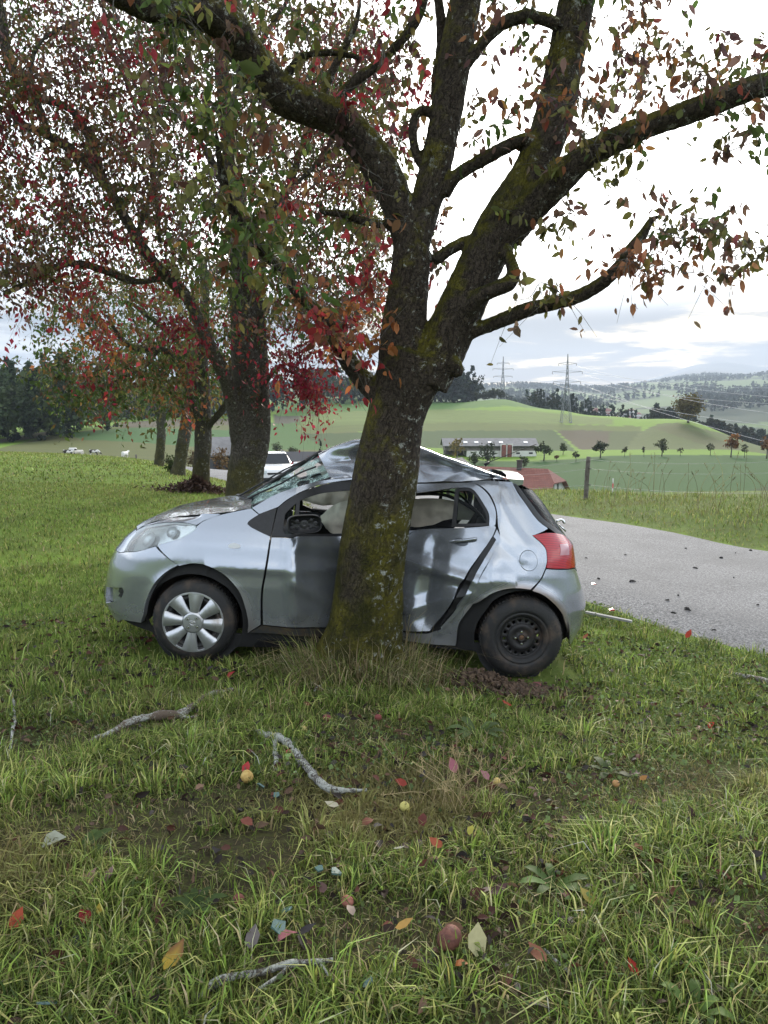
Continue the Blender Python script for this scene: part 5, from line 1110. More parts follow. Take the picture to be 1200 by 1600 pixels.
for a in [
 (275,1525,52,yel,'yellow pear leaf browning at the base, standing upright in the bottom left grass',60,.07,.9),
 (29,1461,34,(.50,.10,.05),'red-orange leaf on its stalk near the lower left corner',80,.06,.9),
 (134,1452,32,(.36,.03,.04),'deep red leaf with jagged outline between the two dark leaves, lower left',140,.05,.7),
 (81,1333,46,(.50,.52,.40),'pale whitish green leaf lying flat beside a dandelion plant',5,.06,.3),
 (448,1481,38,(.52,.20,.22),'pink leaf lying beside a piece of blue-green glass',30,.05,.5),
 (140,1396,44,(.40,.22,.20),'faded pink-brown leaf in a cluster of dead leaves, lower left',40,.05,.5),
 (170,1388,36,(.38,.24,.22),'pinkish leaf half hidden in straw right of the faded pink-brown one',60,.05,.6),
 (248,1432,34,(.15,.07,.05),'chestnut brown leaf above the deep red leaf',100,.04,.4),
 (633,1466,36,(.60,.36,.10),'yellow-orange leaf curled at the bottom, left of the brown apple',0,.05,.5),
 (745,1495,52,(.60,.56,.30),'large pale yellow leaf standing on edge right of the brown apple',85,.06,1.0),
 (722,1527,26,(.48,.16,.05),'small orange leaf below the large pale yellow leaf',20,.05,.4),
 (838,1511,40,(.34,.14,.08),'rust brown curled leaf near the bottom centre-right',130,.05,.7),
 (987,1533,28,(.55,.05,.04),'bright red leaf near the bottom right',120,.05,.8),
 (680,1339,30,(.48,.12,.06),'orange-red leaf leaning above a brown pear',150,.06,.6),
 (624,1344,22,(.62,.60,.50),'small whitish leaf left of the leaning orange-red leaf',20,.05,.4),
 (660,1296,28,(.17,.05,.04),'dark maroon folded leaf in mid foreground',80,.05,.5),
 (708,1219,30,(.55,.20,.25),'pink leaf held up in the dry straw-coloured grass tuft',80,.08,1.0),
 (758,1228,22,(.52,.24,.26),'pink leaf on the right side of the dry grass tuft',130,.06,.7),
 (626,1238,24,(.40,.07,.05),'red-brown leaf at the end of the broken lichen branch',160,.05,.5),
 (518,1274,28,(.58,.54,.40),'cream leaf under the broken end of the lichen branch',160,.05,.3),
 (791,1113,22,(.50,.06,.04),'scarlet leaf below the rear wheel',140,.06,.7),
 (835,1073,30,(.38,.15,.15),'dull pink leaf lying on torn soil under the rear wheel',160,.02,.2),
 (1110,1146,16,(.60,.06,.04),'tiny scarlet leaf by the tussock right of the car',20,.06,.5),
 (1076,1000,18,(.60,.08,.05),'scarlet leaf at the grass edge of the road',30,.06,.5),
 (915,1004,16,(.55,.15,.06),'orange-red leaf under the rear bumper corner',30,.06,.5),
 (1005,1230,16,(.50,.25,.08),'tan-orange leaf in the ground cover at right',20,.05,.5),
 (996,1340,28,(.40,.17,.10),'copper leaf half sunk in weeds at the right',170,.05,.4),
 (917,1425,36,(.50,.40,.10),'narrow yellow blade-like leaf at the lower right',140,.06,.5),
 (735,1317,20,(.55,.50,.10),'small yellow leaf among blades in the middle',60,.06,.6),
 (575,1296,26,(.30,.12,.08),'brown leaf in the middle below the lichen branch',40,.04,.4),
 (385,1300,28,(.30,.10,.07),'reddish brown narrow leaf left of centre',150,.05,.5),
 (157,1445,18,(.55,.42,.06),'small yellow leaf left of the deep red leaf',85,.06,.9),
 (548,1441,24,(.50,.38,.30),'beige curled leaf left of the bottom middle',120,.05,.6),
 (505,1408,24,(.16,.09,.08),'grey-brown curled leaf at left of centre',100,.05,.6),
 (396,1491,40,(.22,.19,.18),'grey withered leaf standing left of the blue-green glass',80,.06,.9),
 (480,1475,36,(.05,.045,.05),'black wet leaf right of the pink leaf',10,.05,.5),
 (115,1490,30,(.04,.04,.05),'black rotten leaf below the deep red leaf',60,.04,.4),
 (150,1440,36,(.07,.035,.035),'dark maroon leaf behind the deep red leaf',10,.04,.4),
 (780,1410,36,(.10,.045,.05),'dark purple-brown leaf in the middle right',30,.05,.4),
 (1110,1565,50,(.075,.055,.05),'large dark brown leaf in the bottom right corner',10,.05,.3),
 (885,1460,36,(.07,.05,.05),'dark brown leaf in the lower right grass',50,.05,.3),
 (760,1410,18,(.34,.26,.22),'pale beige leaf scrap beside a dark purple-brown leaf',20,.05,.4),
 (27,1014,14,(.45,.12,.10),'small red leaf in the meadow at the far left',20,.05,.5),
 (86,1031,14,(.60,.40,.12),'yellow leaf in the grass at the left, level with the front wheel',20,.06,.5),
 (360,1066,20,(.45,.05,.05),'red leaf in the grass below the front wheel',40,.06,.5),
 (385,1220,26,(.55,.06,.06),'red leaf touching the yellow pear',80,.07,.9),
]: fallen(a[0], a[1], a[2], a[3], a[4], a[5], a[6], a[7], tip=(.20,.09,.04) if a[0] == 275 else None)
for i in range(30):
    x, y = rl.uniform(20, 1180), rl.uniform(1090, 1590)
    fallen(x, y, rl.uniform(17, 27), [brn, dk, rst, (.10,.06,.05)][rl.integers(4)], 'dull brown dead leaf half sunk in the grass', None, .03, .3, group='dull dead leaves in the grass')
# ---- windfall fruit
def fruit(px, py, dpx, col, col2, label, pear=False):
    p = on_ground(px, py); R_ = dpx / 2.3 / FPX * np.linalg.norm(p - CAM); root = thing('windfall_fruit', label, 'fruit', p + [0, 0, R_ * .75 + .012]); m = mat('fruit_skin', tuple(q * .8 for q in col), .6, spec=.15, col2=col2, scale=30, bump=.35, bscale=70)
    mb = MB(); q = np.linspace(0, math.pi, 12); mb.lathe([(-math.cos(u) * R_ * (1.18 if pear and u > 1.6 else .95) + (.12 * R_ * math.exp(-u * u * 4)) - .18 * R_ * math.exp(-(math.pi - u) ** 2 * 5), max(R_ * math.sin(u) * (1 - (.25 if pear else .03) * max(0, u - 1.6)), .0003)) for u in q], 18, 'z')
    o = mb.obj('flesh', m, root); mb = MB(); mb.tube([(0, 0, R_ * .8), (R_ * .1, 0, R_ * 1.25), (R_ * .3, 0, R_ * 1.5)], R_ * .07, 5); mb.obj('stalk', twig_m, root)
    root.rotation_euler = (rl.uniform(-1, 1), rl.uniform(-1, 1), rl.uniform(0, 6))
for a in [(386,1225,22,(.46,.29,.09),(.50,.36,.13),'yellow-orange pear lying against a red leaf',True),(676,1359,22,(.17,.085,.065),(.24,.12,.09),'round brown fruit with a stalk below the orange-red leaf'),
 (632,1270,17,(.55,.50,.16),(.42,.38,.12),'yellow-green fruit in the grass at centre'),(702,1485,40,(.13,.055,.045),(.20,.09,.065),'biggest windfall, a brown rotting apple at the bottom centre'),(373,1419,20,(.20,.065,.05),(.13,.05,.04),'red-brown fruit between tufts left of centre'),
 (543,1420,20,(.30,.10,.08),(.38,.16,.12),'reddish fruit beside the beige curled leaf'),(283,1223,14,(.50,.44,.14),(.40,.34,.10),'pale yellow fruit left of the yellow-orange pear'),(511,1130,15,(.22,.06,.06),(.15,.05,.05),'dark red fruit above the lichen branch'),
 (591,1128,13,(.24,.07,.06),(.18,.05,.05),'small dark red fruit below the trunk'),(451,1184,12,(.60,.14,.14),(.5,.1,.1),'pinkish red fruit lying in the bend of the lichen branch'),(475,1147,13,(.55,.45,.18),(.45,.32,.14),'tan fruit just above the lichen branch'),
 (962,1462-230,12,(.50,.30,.12),(.4,.2,.1),'small orange-tan fruit among weeds to the right'),(776,1229,13,(.58,.44,.16),(.5,.36,.12),'yellow fruit beside the straw-coloured grass tuft')]: fruit(*a)
# ---- crumbs of safety glass
shard_m = mat('glass_crumb', (.07,.13,.115), .25)
for px, py, s_, label in [(436,1470,24,'largest crumb of blue-green safety glass beside the pink leaf'),(448,1443,16,'blue-green glass crumb above the largest crumb'),(499,1377,13,'pale glass crumb left of the bright grass tuft at centre'),(525,1382,16,'grey-green glass crumb beside the pale glass crumb'),(575,1560,16,'blue-green glass crumb near the bottom centre'),(75,1592,24,'greenish glass piece at the bottom edge, far left'),(408,1244,14,'glass crumb right of the yellow-orange pear'),(432,1258,10,'small bluish glass crumb below the lichen branch')]:
    p = on_ground(px, py); L = s_ / FPX * np.linalg.norm(p - CAM); mb = MB(); a_ = np.sort(rl.uniform(0, 6.28, 5)); a_ = np.linspace(0, 5.2, 5) + rl.normal(size=5) * .25
    V_ = [(L * .55 * math.cos(u) * rl.uniform(.8, 1.1), L * .5 * math.sin(u), z) for z in (-.003, .003) for u in a_]; mb.add(V_, [(4,3,2,1,0),(5,6,7,8,9)] + [(i, (i+1)%5, 5+(i+1)%5, 5+i) for i in range(5)])
    o = obj('glass_shard', mb.mesh('glass_shard', shard_m, False), None, label, 'glass shard', loc=p + [0, 0, .05]); o.rotation_euler = (rl.normal() * .3 + .4, rl.normal() * .3, rl.uniform(0, 6))
# ---- broken branches
lich_m = bark_mat('lichen_branch', .3, 1.0, (.10,.085,.07)); lt = lich_m.node_tree
def lichen(name, cover, base):
    m, t, b = new_mat(name); g = N(t, 'ShaderNodeTexCoord'); n2 = noise_node(t, g.outputs['Object'], 75, 8, .78); n1 = noise_node(t, g.outputs['Object'], 9, 3)
    f = maprange(t, math_node(t, 'MULTIPLY_ADD', n1, .5, n2), .78 - cover * .10, .90 - cover * .10, 0, 1); c = mixc(t, f, base, mixc(t, n2, (.15,.16,.135), (.50,.51,.46)))
    t.links.new(c, b.inputs['Base Color']); b.inputs['Roughness'].default_value = .9; bn = N(t, 'ShaderNodeBump'); bn.inputs['Distance'].default_value = .006; t.links.new(n2, bn.inputs['Height']); t.links.new(bn.outputs[0], b.inputs['Normal']); return m
lichA, lichB = lichen('lichen_bark', 1.0, (.06,.05,.042)), lichen('brown_bark', .35, (.10,.072,.05))
def stick(label, parts, m):
    root = thing('fallen_branch', label, 'branch', on_ground(*parts[0][0][:2]))
    for i, q in enumerate(parts):
        W_ = []
        for px, py, rp in q:
            p = on_ground(px, py); rm_ = .70 * rp / FPX * np.linalg.norm(p - CAM); W_.append([*(p + [0, 0, .022 + rm_]), rm_])
        c = catmull(np.array(W_), 6); c[:, :3] += np.array([[mnoise.noise(p[:3] * 9 + off) * .008 for off in (0, 5, 11)] for p in c]); c[:, 3] *= 1 + .5 * np.array([mnoise.noise(p[:3] * 26) for p in c])
        mb = MB(); mb.tube(c[:, :3] - np.array(root.location), c[:, 3], 9); mb.obj('stem' if i == 0 else 'side_twig', m if i < 3 or m is lichB else lichA, root)
stick('thick crooked broken branch crusted with pale lichen in the middle of the grass', [[(402,1152,5),(418,1160,8),(440,1168,9),(455,1180,8),(470,1200,8.5),(488,1222,8.5),(505,1240,8.5),(522,1247,7.5),(545,1246,5),(575,1244,3)],[(430,1166,5),(431,1185,5),(433,1212,4)]], lichA)
stick('long brown branch with peeled patches lying left of the lichen branch', [[(140,1168,4),(175,1154,6),(210,1138,8),(245,1130,8.5),(280,1127,8),(305,1112,8),(330,1096,7),(365,1086,5)],[(280,1127,4),(300,1128,3),(310,1124,2)]], lichB)
stick('thin forked lichen-grey twig at the bottom edge', [[(312,1572,5),(335,1552,7),(370,1540,6.5),(410,1532,6),(450,1522,6),(490,1518,5),(520,1510,3)],[(452,1522,4),(430,1545,3.5),(405,1562,3)],[(500,1518,3),(515,1535,3),(525,1552,2)]], lichA)
stick('slim pale twig lying upright at the left edge', [[(14,1082,2.5),(22,1105,3),(24,1130,3),(20,1155,3),(16,1185,2)]], lichA)
stick('short grey twig in weeds at the right edge', [[(1128,1272,2.5),(1145,1288,4),(1160,1306,4.5),(1168,1328,4)]], lichA)
stick('dark branch lying at the edge of the road on the right', [[(1140,1058,3),(1165,1066,5),(1190,1072,6),(1230,1084,6),(1280,1092,5)]], lichB)
stick('short lichen-covered stick beneath the trunk', [[(492,1086,3),(505,1077,5),(520,1069,4)]], lichA)
stick('thin pale twig slanting near the bottom right', [[(850,1496,3),(870,1516,3.5),(905,1548,3)]], lichA)
# ---- tall dry stalks and seed heads of the foreground tuft
mb = MB()
for i in range(46):
    p = on_ground(715 + rl.normal() * 34, 1262 + rl.normal() * 10); h = rl.uniform(.14, .30); d_ = rl.normal(size=2) * .10; c_ = np.array((.42,.34,.19)) * math.exp(rl.normal() * .2)
    q = catmull([p, p + [d_[0] * .4, d_[1] * .4, h * .6], p + [d_[0] * 1.3, d_[1] * 1.3, h]], 3); mb.tube(q, .0011, 3, False, c_)
    for k in range(7): 
        s_ = q[-1] * (1 - k / 14) + q[-3] * (k / 14); mb.tube([s_, s_ + rl.normal(size=3) * .012 + [0, 0, .014]], [.0022, .0006], 3, False, c_)
obj('dry_grass_tuft', mb.mesh('dry_grass_tuft', blade_m, False, True), None, 'straw-coloured tuft of dry seeding grass in the middle of the foreground', 'grass tuft')
# ---- broad-leaved weeds
def weed(px, py, n, L, col, label, up=.6):
    root = on_ground(px, py); mb = MB(); 
    for k in range(n):
        a = k / n * 6.28 + rl.normal() * .3; l = L * rl.uniform(.7, 1.15); d_ = np.array([math.cos(a), math.sin(a), 0]); s_ = np.array([-d_[1], d_[0], 0]); w = l * .15; V_ = []
        for t_, hw, z_ in ((0,.25,0),(.3,.8,.5*up),(.6,1,.75*up),(.85,.7,.72*up),(1,.05,.6*up)):
            q = d_ * l * t_ + np.array([0, 0, l * z_]); V_ += [q - s_ * w * hw + [0, 0, .12 * w], q, q + s_ * w * hw + [0, 0, .12 * w]]
        mb.add(V_, [(i*3+j, i*3+j+1, (i+1)*3+j+1, (i+1)*3+j) for i in range(4) for j in (0, 1)], np.array(col) * math.exp(rl.normal() * .2))
    obj('weed', mb.mesh('weed', blade_m, True, True), None, label, 'weed', loc=root)
weed(125,1335,9,.13,(.05,.085,.02),'dark green dandelion rosette beside the pale whitish leaf',.35); weed(745,1155,11,.16,(.085,.12,.045),'broad-leaved dock plant below the rear half of the car',.6); weed(1085,1600,7,.11,(.12,.19,.05),'large pale green broad-leaved plant in the bottom right corner',.9)
weed(865,1390,8,.12,(.07,.12,.03),'leafy green weed right of centre in the foreground',.5); weed(305,1425,10,.10,(.055,.09,.025),'small dark leafy weed left of centre near the bottom',.5); weed(950,1210,8,.13,(.06,.085,.03),'dark broad-leaved weed in the ground cover at right',.4)
# ================================================================== farms, woods, lines and everything beyond
r5 = np.random.default_rng(91)
fol_m = leaf_mat('far_foliage', .25, .8, .1)
def cloud(n, size, rx, rz, cz, r, cone=False, col=(.05,.08,.025), flat=.0):
    """leaf-clump faces through a crown: lumps of shoots with gaps between them"""
    k = max(6, n // 14)
    if cone:
        h = r.random(k) ** .75; lim_ = rx * (1 - h) * (.75 + .35 * r.random(k)) + .03 * rx; a = r.uniform(0, 6.28, k); q = lim_ * np.sqrt(r.random(k)) ; L = np.stack([q * np.cos(a), q * np.sin(a), cz - rz + 2 * rz * h], 1)
    else:
        d = r.normal(size=(k, 3)); d /= np.linalg.norm(d, axis=1)[:, None]; L = d * (r.random((k, 1)) ** .45) * np.array([rx, rx, rz]) * .88 + np.array([0, 0, cz])
    i = r.integers(0, k, n); c = L[i] + r.normal(size=(n, 3)) * rx * (.11 if cone else .15)
    T = np.array([[-.5,-.3,0],[.5,-.3,0],[0,.7,0]]); A = r.normal(size=(n, 3)); R_ = frames(n, A + np.array([0, 0, .01]), r); s = size * np.exp(r.normal(size=n) * .3)
    V = np.einsum('nij,kj->nki', R_, T) * s[:, None, None] + c[:, None]
    lc = np.exp(r.normal(size=k) * .28)[i]; C = np.array(col) * (lc * np.exp(r.normal(size=n) * .18))[:, None] * (1 + r.normal(size=(n, 3)) * .05)
    return V.reshape(-1, 3), np.repeat(np.clip(C, .003, .6), 3, 0)
def tris(n): return np.arange(n * 3).reshape(-1, 3)
def wood(name, pts_, hgt, kinds, cols, n, size, r, kind='stuff'):
    VV, CC = [], []
    bank = [[cloud(n, size, (.17 if kd == 'con' else .30), (.48 if kd == 'con' else .40), (.50 if kd == 'con' else .55), r, kd == 'con', (1, 1, 1)) for _ in range(5)] for kd in kinds]
    for p in pts_:
        k = r.integers(len(kinds)); V, C = bank[k][r.integers(5)]; H = hgt * r.uniform(.72, 1.15); a = r.uniform(0, 6.28); ca, sa = math.cos(a), math.sin(a)
        VV.append((V * H) @ np.array([[ca, sa, 0], [-sa, ca, 0], [0, 0, 1]]) + p); CC.append(C * np.array(cols[k]) * math.exp(r.normal() * .18))
    V = np.vstack(VV); return obj(name, mesh(name, V, tris(len(V) // 3), fol_m, False, np.clip(np.vstack(CC), .002, .5)), kind=kind)
def scatter_px(poly, d0, d1, n, r):
    """points on the ground whose foot would be seen inside an outline, between two distances"""
    o = []; poly = np.array(poly, float); lo, hi = poly[:, 0].min(), poly[:, 0].max()
    x = r.uniform(lo, hi, n * 6); d = np.exp(r.uniform(math.log(d0), math.log(d1), n * 6)); X = (x - 600) / FPX * d; Z = ground_z(X, d); px, py, _ = project(np.stack([X, d, Z], 1)); k = inside(px, py, poly)
    return np.stack([X, d, Z], 1)[k][:n]
con, dec = (.055,.085,.064), (.085,.108,.056)  # conifer green lightened towards blue: distance haze put into the colour
wood('wood', scatter_px([(-250,705),(-250,640),(190,640),(190,676),(100,690),(60,694),(0,700)], 265, 420, 260, r5), 29, ['con','dec','dec'], [(.045,.075,.040), (.075,.115,.05), (.09,.125,.05)], 380, .06, r5)
wood('wood', scatter_px([(170,664),(170,640),(500,640),(500,652),(380,656),(260,658)], 560, 760, 420, r5), 27, ['con','con','dec'], [con, con, (.035,.05,.02)], 130, .075, r5)
wood('wood', scatter_px([(480,640),(480,622),(600,622),(600,640)], 640, 900, 110, r5), 27, ['con','dec'], [con, dec], 120, .08, r5)
def ptsx(lst, jit=.0): 
    o = []
    for x, d in lst: X = (x - 600) / FPX * d; o.append(np.array([X, d, gz(X, d)]))
    return o
wood('wood', ptsx([(r5.uniform(655, 742), r5.uniform(640, 760)) for _ in range(110)]), 30, ['con','con','dec'], [con, con, (.03,.045,.018)], 200, .065, r5)
wood('hedgerow', ptsx([(r5.uniform(738, 784), r5.uniform(645, 690)) for _ in range(34)]), 10, ['dec'], [(.05,.06,.025)], 160, .09, r5)
wood('wood', ptsx([(x + r5.normal() * 5, r5.uniform(640, 900)) for x in r5.uniform(826, 1015, 280)]), 18, ['con','con','con','dec'], [con, con, (.026,.04,.02), (.04,.05,.02)], 130, .08, r5)
wood('wood', ptsx([(x, r5.uniform(620, 980)) for x in r5.uniform(1015, 1330, 900)]), 27, ['con','con','dec'], [con, (.028,.042,.022), (.045,.05,.022)], 90, .10, r5)
wood('wood', scatter_px([(1055,650),(1100,618),(1180,606),(1330,600),(1330,650)], 1700, 2700, 420, r5), 34, ['con','dec'], [con, (.03,.042,.02)], 60, .12, r5)
wood('wood', scatter_px([(780,655),(780,620),(960,620),(960,640),(880,650)], 1100, 2400, 330, r5), 28, ['con','dec'], [con, (.03,.042,.02)], 50, .12, r5)
P_ = np.stack([r5.uniform(-3400, 3400, 60000), r5.uniform(2300, 6200, 60000)], 1); hnv = roll(P_[:, 0], P_[:, 1], .0016) + .5 * roll(P_[:, 0], P_[:, 1], .005); P_ = P_[(hnv > .13) & (np.abs(P_[:, 0]) < P_[:, 1] * .72)][:7000]
wood('far_forest', np.column_stack([P_, ground_z(P_[:, 0], P_[:, 1])]), 26, ['con'], [con], 14, .34, r5)
# ---- single trees on the slope
def tree(name, label, px, base, d, hpx, wpx, col, group=None, n=420, trunk=.32, size=.10, conic=False):
    p = P(px, base, d); p[2] = gz(p[0], p[1]); H, Wd = hpx / FPX * d, wpx / FPX * d; root = thing(name, label, 'tree' if 'shrub' not in name else 'shrub', p, group)
    mb = MB(); rt = max(.05, Wd * .035); th = H * (.55 if not conic else .9); mb.tube(catmull([(0, 0, -.3), (Wd * .02, 0, th * .5), (0, .0, th)], 4), np.linspace(rt * 1.3, rt * .5, 9), 7)
    for k in range(6):
        a = r5.uniform(0, 6.28); z = H * r5.uniform(trunk, .6); q = r5.uniform(.2, .42) * Wd; mb.tube([(0, 0, z), (q * .5 * math.cos(a), q * .5 * math.sin(a), z + q * .45), (q * math.cos(a), q * math.sin(a), z + q * .7)], [rt * .5, rt * .35, rt * .12], 5, False)
    mb.obj('trunk', bark3, root); V, C = cloud(n, size * Wd, Wd / 2, H * (1 - trunk) / 2, H * (1 + trunk) / 2, r5, conic, col); obj('crown', mesh('crown', V, tris(len(V) // 3), fol_m, False, C), root); return root
tree('broad_tree', 'round solitary broad-leaved tree on the hill crest beneath the power lines', 1075, 661, 392, 43, 46, (.105,.085,.028), n=2600, size=.055, trunk=.20)
G_ = 'orchard trees on the far slope'
for a in [
 (850,708,262,27,30,(.05,.065,.03),'dense dark orchard tree just right of the barn'),(880,699,285,17,15,(.06,.075,.035),'small green orchard tree beside the ploughed patch'),(870,710,258,11,10,(.13,.075,.035),'little russet bush-like tree between two orchard trees right of the barn'),
 (900,715,250,16,13,(.055,.06,.03),'crooked orchard tree with a thick stem, second right of the barn'),(938,712,255,26,28,(.05,.06,.032),'wide-crowned orchard tree in front of the ploughed patch'),(976,711,255,15,11,(.07,.075,.04),'thin young orchard tree right of the wide-crowned one'),
 (1006,711,253,17,8,(.05,.05,.035),'nearly bare upright orchard tree in the middle of the row'),(1034,711,252,28,23,(.07,.075,.04),'tall grey-green orchard tree left of the pair of stakes'),(1063,709,252,15,9,(.09,.085,.05),'bare thin orchard tree right of the tall grey-green one'),
 (1110,704,256,20,13,(.06,.065,.035),'small orchard tree left of the rust-crowned one'),(1142,711,246,37,27,(.16,.075,.028),'rust-crowned orchard tree near the right edge'),(1163,712,244,22,11,(.04,.045,.025),'dark pollarded stump tree beside the rust-crowned one'),
 (1198,712,240,36,30,(.15,.075,.03),'orange-brown orchard tree cut by the right edge'),
]: tree('orchard_tree', a[6], a[0], a[1], a[2], a[3], a[4], a[5], G_, n=260, size=.12)
tree('orchard_tree', 'yellowing tree in front of the left end of the barn', 714, 712, 268, 34, 26, (.19,.15,.05), n=480, trunk=.1, size=.085)
tree('orchard_tree', 'grey-green tree in front of the middle of the barn', 762, 724, 255, 33, 30, (.055,.065,.038), n=480, trunk=.05, size=.09)
tree('orchard_tree', 'green bush-like tree at the corner of the dark shed', 742, 726, 240, 22, 26, (.05,.065,.03), n=380, trunk=.05, size=.09)
tree('orchard_tree', 'small tree in front of the right end of the barn', 818, 724, 236, 20, 20, (.05,.06,.03), n=300, trunk=.2, size=.11)
tree('conifer', 'slim dark columnar conifer above the roofs behind the windscreen', 501, 712, 190, 33, 9, (.02,.03,.016), n=420, trunk=.02, size=.16, conic=True)
for a in [(458,698,260,13,17,(.05,.06,.028),'rounded shrub beside the field track'),(432,694,270,16,20,(.06,.075,.03),'pale green shrub behind the thick tree trunk'),(343,708,62,48,38,(.13,.085,.045),'russet shrub between the second and third tree trunks'),(300,712,75,40,30,(.11,.085,.05),'brownish shrub left of the dark leaning tree'),(268,752,27,30,34,(.04,.055,.02),'dark ivy bush hugging the slanting tree')]:
    tree('shrub', a[6], a[0], a[1], a[2], a[3], a[4], a[5], n=520, trunk=.02, size=.07)
# heap of brown leaves at the third tree
p = on_ground(312, 768); mb = MB(); n = 1500; a = r5.uniform(0, 6.28, n); q = np.abs(r5.normal(size=n)) * .42; c0 = np.stack([p[0] + q * np.cos(a) * 1.25, p[1] - .35 + q * np.sin(a) * .5], 1)
V = np.einsum('nij,kj->nki', frames(n, r5.normal(size=(n, 3)), r5), LT5) * .11 + np.column_stack([c0, surf_z(c0[:, 0], c0[:, 1]) + .40 * np.exp(-q * 1.8) * r5.random(n)])[:, None]
cc = np.array((.085,.052,.04)) * np.exp(r5.normal(size=(n, 1)) * .4); obj('leaf_heap', mesh('leaf_heap', V.reshape(-1, 3), (LF5[None] + (np.arange(n) * 5)[:, None, None]).reshape(-1, 3), leafmats, False, np.repeat(cc, 5, 0)), None, 'low heap of brown dead leaves round the foot of the leaning tree', 'leaf heap')
# ---- buildings
white_m = mat('lime_wash', (.62,.61,.57), .9, var=.08, scale=.6); wood_m = mat('weathered_boards', (.16,.14,.125), .9, var=.3, scale=1.5); slate_m = mat('grey_roof', (.17,.165,.165), .8, var=.2, scale=.8); darkroof_m = mat('dark_roof', (.028,.030,.036), .7, var=.25, scale=.6)
tile_m, t, b = new_mat('red_tiles'); g = N(t, 'ShaderNodeTexCoord'); br = N(t, 'ShaderNodeTexBrick'); br.inputs['Scale'].default_value = 1; br.inputs['Brick Width'].default_value = .5; br.inputs['Row Height'].default_value = .42; br.inputs['Mortar Size'].default_value = .035
br.inputs['Color1'].default_value = (.20,.070,.050,1); br.inputs['Color2'].default_value = (.27,.105,.075,1); br.inputs['Mortar'].default_value = (.10,.04,.035,1); t.links.new(g.outputs['Object'], br.inputs['Vector']); t.links.new(mixc(t, maprange(t, noise_node(t, g.outputs['Object'], .5, 4), .35, .7, 0, .5), br.outputs[0], (.20,.10,.085)), b.inputs['Base Color']); b.inputs['Roughness'].default_value = .85
win_m = mat('window_dark', (.02,.022,.025), .15); red_door_m = mat('red_brown_silo', (.16,.045,.030), .6, var=.2, scale=1); skyl_m = mat('roof_light', (.75,.77,.78), .4)
def gable(name, root, L, Dp, zw, zr, over, roof_m, wall=None, hip=0.0, th=.18):
    """pitched roof, ridge along x; hip cuts the ridge back at the right end"""
    e = over; x0, x1 = -L / 2 - e, L / 2 + e; y = Dp / 2 + e; ze = zw - e * (zr - zw) / (Dp / 2)
    if hip:                                                       # half hip: the gable is cut back only near the ridge
        k = .5; yh, zh = y * k, ze + (zr - ze) * (1 - k)
        top = [(x0, -y, ze), (x1, -y, ze), (x1, -yh, zh), (x1 - hip, 0, zr), (x1, yh, zh), (x1, y, ze), (x0, y, ze), (x0, 0, zr)]; n = 8
        V = top + [(a_, b_, c_ - th) for a_, b_, c_ in top]; mb = MB(); mb.add(V, [(0, 1, 2, 3, 7), (2, 4, 3), (3, 4, 5, 6, 7), (8, 15, 11, 10, 9), (10, 11, 12), (11, 15, 14, 13, 12)] + [(i, n + i, n + (i + 1) % n, (i + 1) % n) for i in (0, 1, 4, 5, 6, 7)] + [(2, 10, 12, 4)])
        return mb.obj('roof', roof_m, root, False)
    top = [(x0, -y, ze), (x1, -y, ze), (x1, y, ze), (x0, y, ze), (x0, 0, zr), (x1 - hip, 0, zr)]; V = top + [(a_, b_, c_ - th) for a_, b_, c_ in top]
    F = [(0, 1, 5, 4), (2, 3, 4, 5), (7, 6, 10, 11), (9, 8, 11, 10), (0, 6, 7, 1), (1, 7, 8, 2), (2, 8, 9, 3), (3, 9, 6, 0)] + ([(1, 2, 5), (8, 7, 11)] if hip else [(1, 2, 8, 11, 7)][0:0]); mb = MB(); mb.add(V, F); o = mb.obj('roof', roof_m, root, False)
    return o
# barn
pb = (P(695,713,280) + P(838,713,280)) / 2; bz = gz(pb[0], 280); L = 143 / FPX * 280
barn = thing('barn', 'long farm barn with grey roof, boarded upper wall, white base and two red-brown silos', 'barn', (pb[0], 286, bz - .2))
mb = MB(); mb.box((L * .12, 0, 1.25), (L * .76, 11.6, 2.5)); mb.obj('base_wall', white_m, barn, False)
mb = MB(); mb.box((0, .15, 3.55), (L - .4, 11.3, 2.1)); mb.box((-L * .38, 4, 1.25), (L * .22, 3, 2.5)); mb.obj('wall', wood_m, barn, False)
for k in range(46): 
    x = -L / 2 + .5 + k * (L - 1) / 45; mb = MB(); mb.box((x, -5.56, 3.55), (.5, .07 + .05 * (k % 3 == 0), 2.1)); mb.obj('board', wood_m, barn, False)
ro = gable('roof', barn, L, 12, 4.7, 7.1, .8, slate_m)
for q in (-.27, -.15, .0, .12, .39):
    mb = MB(); mb.box((L * q, -3.9, 5.67), (1.5, 1.3, .12), Matrix.Rotation(math.atan(2.4 / 6), 3, 'X')); mb.obj('roof_light', skyl_m, ro, False)
for x in (-L / 2 + .2, -L * .36): mb = MB(); mb.tube([(x, -5.6, 0), (x, -5.6, 4.6)], .16, 6); mb.obj('post', wood_m, barn)
for q in (.14, .20):
    mb = MB(); mb.lathe([(0, .95), (4.2, .95), (4.75, .7), (4.95, .25), (5.0, .01)], 18, 'z', (L * q, -6.6, 0)); s_ = mb.obj('silo', red_door_m, barn)
    for sx in (-1.12, 1.12): mb = MB(); mb.box((L * q + sx, -6.9, 2.4), (.28, .5, 4.8)); mb.obj('silo_frame', white_m, s_, False)
    mb = MB(); mb.box((L * q, -6.9, 4.95), (2.5, .5, .35)); mb.obj('silo_frame', white_m, s_, False)
for q in (-.05, .30, .44): mb = MB(); mb.box((L * q, -5.82, 1.6), (1.4, .12, .6)); mb.obj('window', win_m, barn, False)
